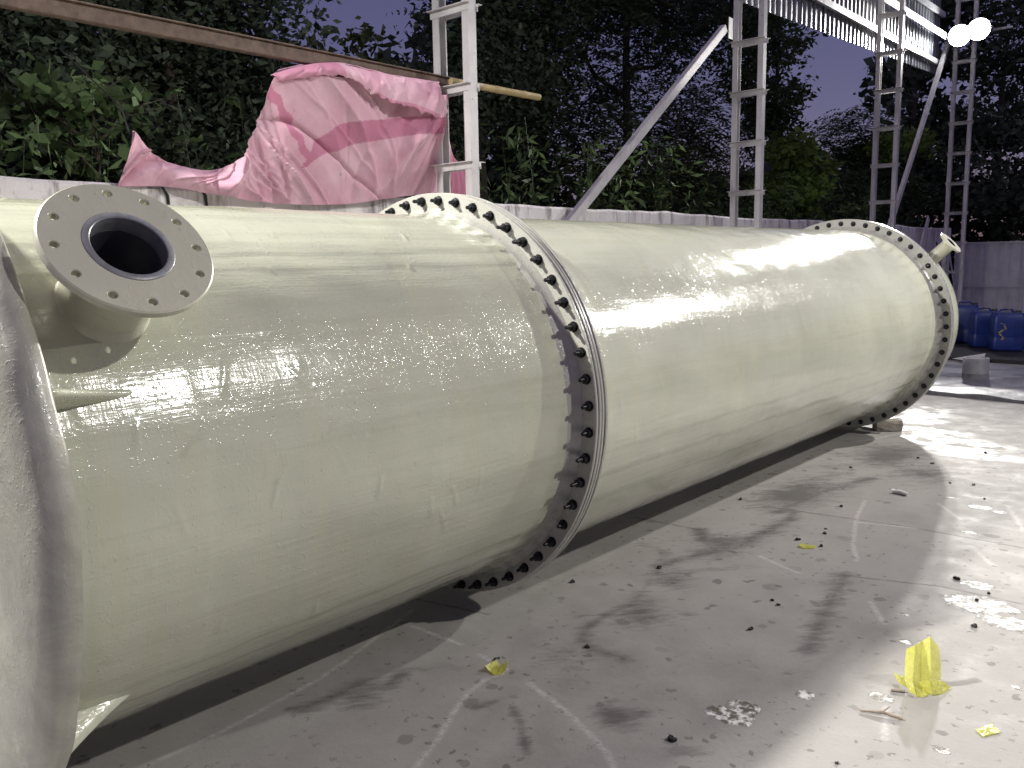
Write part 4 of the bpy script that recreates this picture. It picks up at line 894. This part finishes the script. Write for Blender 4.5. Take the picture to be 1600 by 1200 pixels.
tree('broadleaf_tree', 'very dark tall tree at the right edge behind the bright lamp', (-10.5, 34.5), 10.0, [lob(1560, 60, -10, (2., 2., 2.)), lob(1600, 180, -9.5, (2.2, 2.2, 2.)), lob(1540, 200, -10, (2., 2.2, 1.8)), lob(1580, 300, -9, (2.3, 2.2, 1.6)), lob(1490, 290, -10.5, (1.8, 2., 1.5)), lob(1620, 40, -9, (2.2, 2.2, 2.))], M_leafdark, 33, 14000, .27, clump=.7, trunk_r=.24, aspect=.6)
tree('broadleaf_tree', 'dark tree beyond the sheet fence at the far right', (-4.0, 37), 9.5, [(np.array([-4.2, 36.5, 3.2]), (2.4, 2., 1.6)), (np.array([-6.6, 36, 4.]), (2.2, 2., 2.)), (np.array([-1.5, 37, 5]), (2.6, 2., 2.4)), (np.array([-4.5, 37, 7]), (2.8, 2., 2.4))], M_leafdark, 34, 9000, .28, clump=.7, trunk_r=.24, aspect=.6)

# slender stems and undergrowth directly behind the wall, and the far wood
def stems():
    rr = np.random.default_rng(51); mb = MB(); pts = []
    for k in range(210):
        y = rr.uniform(1.5, 26); x = rr.uniform(-9.0, -7.3); h = rr.uniform(2.3, 3.6) * (1.1 if 7 < y < 13 else .95); lx, ly = rr.normal(0, .25, 2)
        p = [np.array([x, y, -.12]), np.array([x + lx * .3, y + ly * .3, h * .55]), np.array([x + lx, y + ly, h])]; mb.tube(p, [.007, .005, .003], 4, False)
        for t in rr.uniform(.35, 1, 16):
            q = p[0] * (1 - t) ** 2 + 2 * t * (1 - t) * p[1] + t * t * p[2]; pts.append(q)
    return mb, np.array(pts)
mb, lp = stems(); rr = np.random.default_rng(52); V, Q, sh = leaf_quads(np.repeat(lp, 4, 0) + rr.normal(0, .08, (len(lp) * 4, 3)), 0, .15, rr, .28, .5)
sv = np.array(mb.v); sq = np.array([q for q in mb.f]); V2 = np.concatenate([V, sv]); Q2 = np.concatenate([Q, sq + len(V)]); sh2 = np.concatenate([sh, np.full(len(sv), .0)])
ug = bpy.data.objects.new('undergrowth', fast_mesh('undergrowth', V2, Q2, M_leafmid, {'shade': sh2})); col.objects.link(ug); tag(ug, 'thin green stems and undergrowth just behind the wall', 'undergrowth', kind='stuff')
rr = np.random.default_rng(60); n = 42000
y = rr.uniform(-6, 50, n); x = -14.5 - rr.uniform(0, 5, n) - 1.2 * np.sin(y * .7); hmax = 5.0 + 1.5 * np.sin(y * .45 + 1) + 1.0 * np.sin(y * 1.3)
hmax = np.where((y > 22) & (y < 36), np.minimum(hmax, 4.2), hmax)
z = hmax * rr.uniform(0, 1, n) ** .8 + rr.normal(0, .3, n)
m2 = 16000; x2 = rr.uniform(-16, 14, m2); y2 = 41 + rr.uniform(0, 4, m2); z2 = (5.5 + 1.5 * np.sin(x2 * .8)) * rr.uniform(0, 1, m2)
x = np.concatenate([x, x2]); y = np.concatenate([y, y2]); z = np.concatenate([z, z2])
V, Q, sh = leaf_quads(np.stack([x, y, z], 1), 0, .42, rr, .6, .2)
wd = bpy.data.objects.new('far_wood', fast_mesh('far_wood', V, Q, M_leafdark, {'shade': sh})); col.objects.link(wd); tag(wd, 'dark mass of far woodland behind the trees', 'woodland', kind='stuff')

# dark garden hut roof behind the wall
ht = on_x(1215, 246, -10.2); hz = on_x(1240, 277, -10.2)[2]; hut = thing('garden_hut', 'dark conical roofed hut behind the wall beside the lime bush', 'hut', (ht[0], ht[1], -.12))
M_hut = simple('dark_shingle', (.035, .035, .04, 1), .8, .3, 9, 0, .01, 20)
mb = MB(); n = 16; a_ = np.arange(n) * 2 * PI / n; rim_ = np.stack([ht[0] + 1.15 * np.cos(a_), ht[1] + 1.15 * np.sin(a_), np.full(n, hz)], 1); rim2 = rim_ - np.array([0, 0, .08])
v = np.concatenate([rim_, rim2, [[ht[0], ht[1], ht[2]], [ht[0], ht[1], ht[2] - .2]]]); f = [(i, (i + 1) % n, 2 * n) for i in range(n)] + [(i, n + i, n + (i + 1) % n, (i + 1) % n) for i in range(n)] + [(n + (i + 1) % n, n + i, 2 * n + 1) for i in range(n)]
obj('roof', mb.add(v, f), M_hut, hut)
for a in range(6): obj('post', MB().box((ht[0] + .9 * math.cos(a * PI / 3), ht[1] + .9 * math.sin(a * PI / 3), (hz - .12) / 2), (.10, .10, hz + .1)), M_hut, hut)
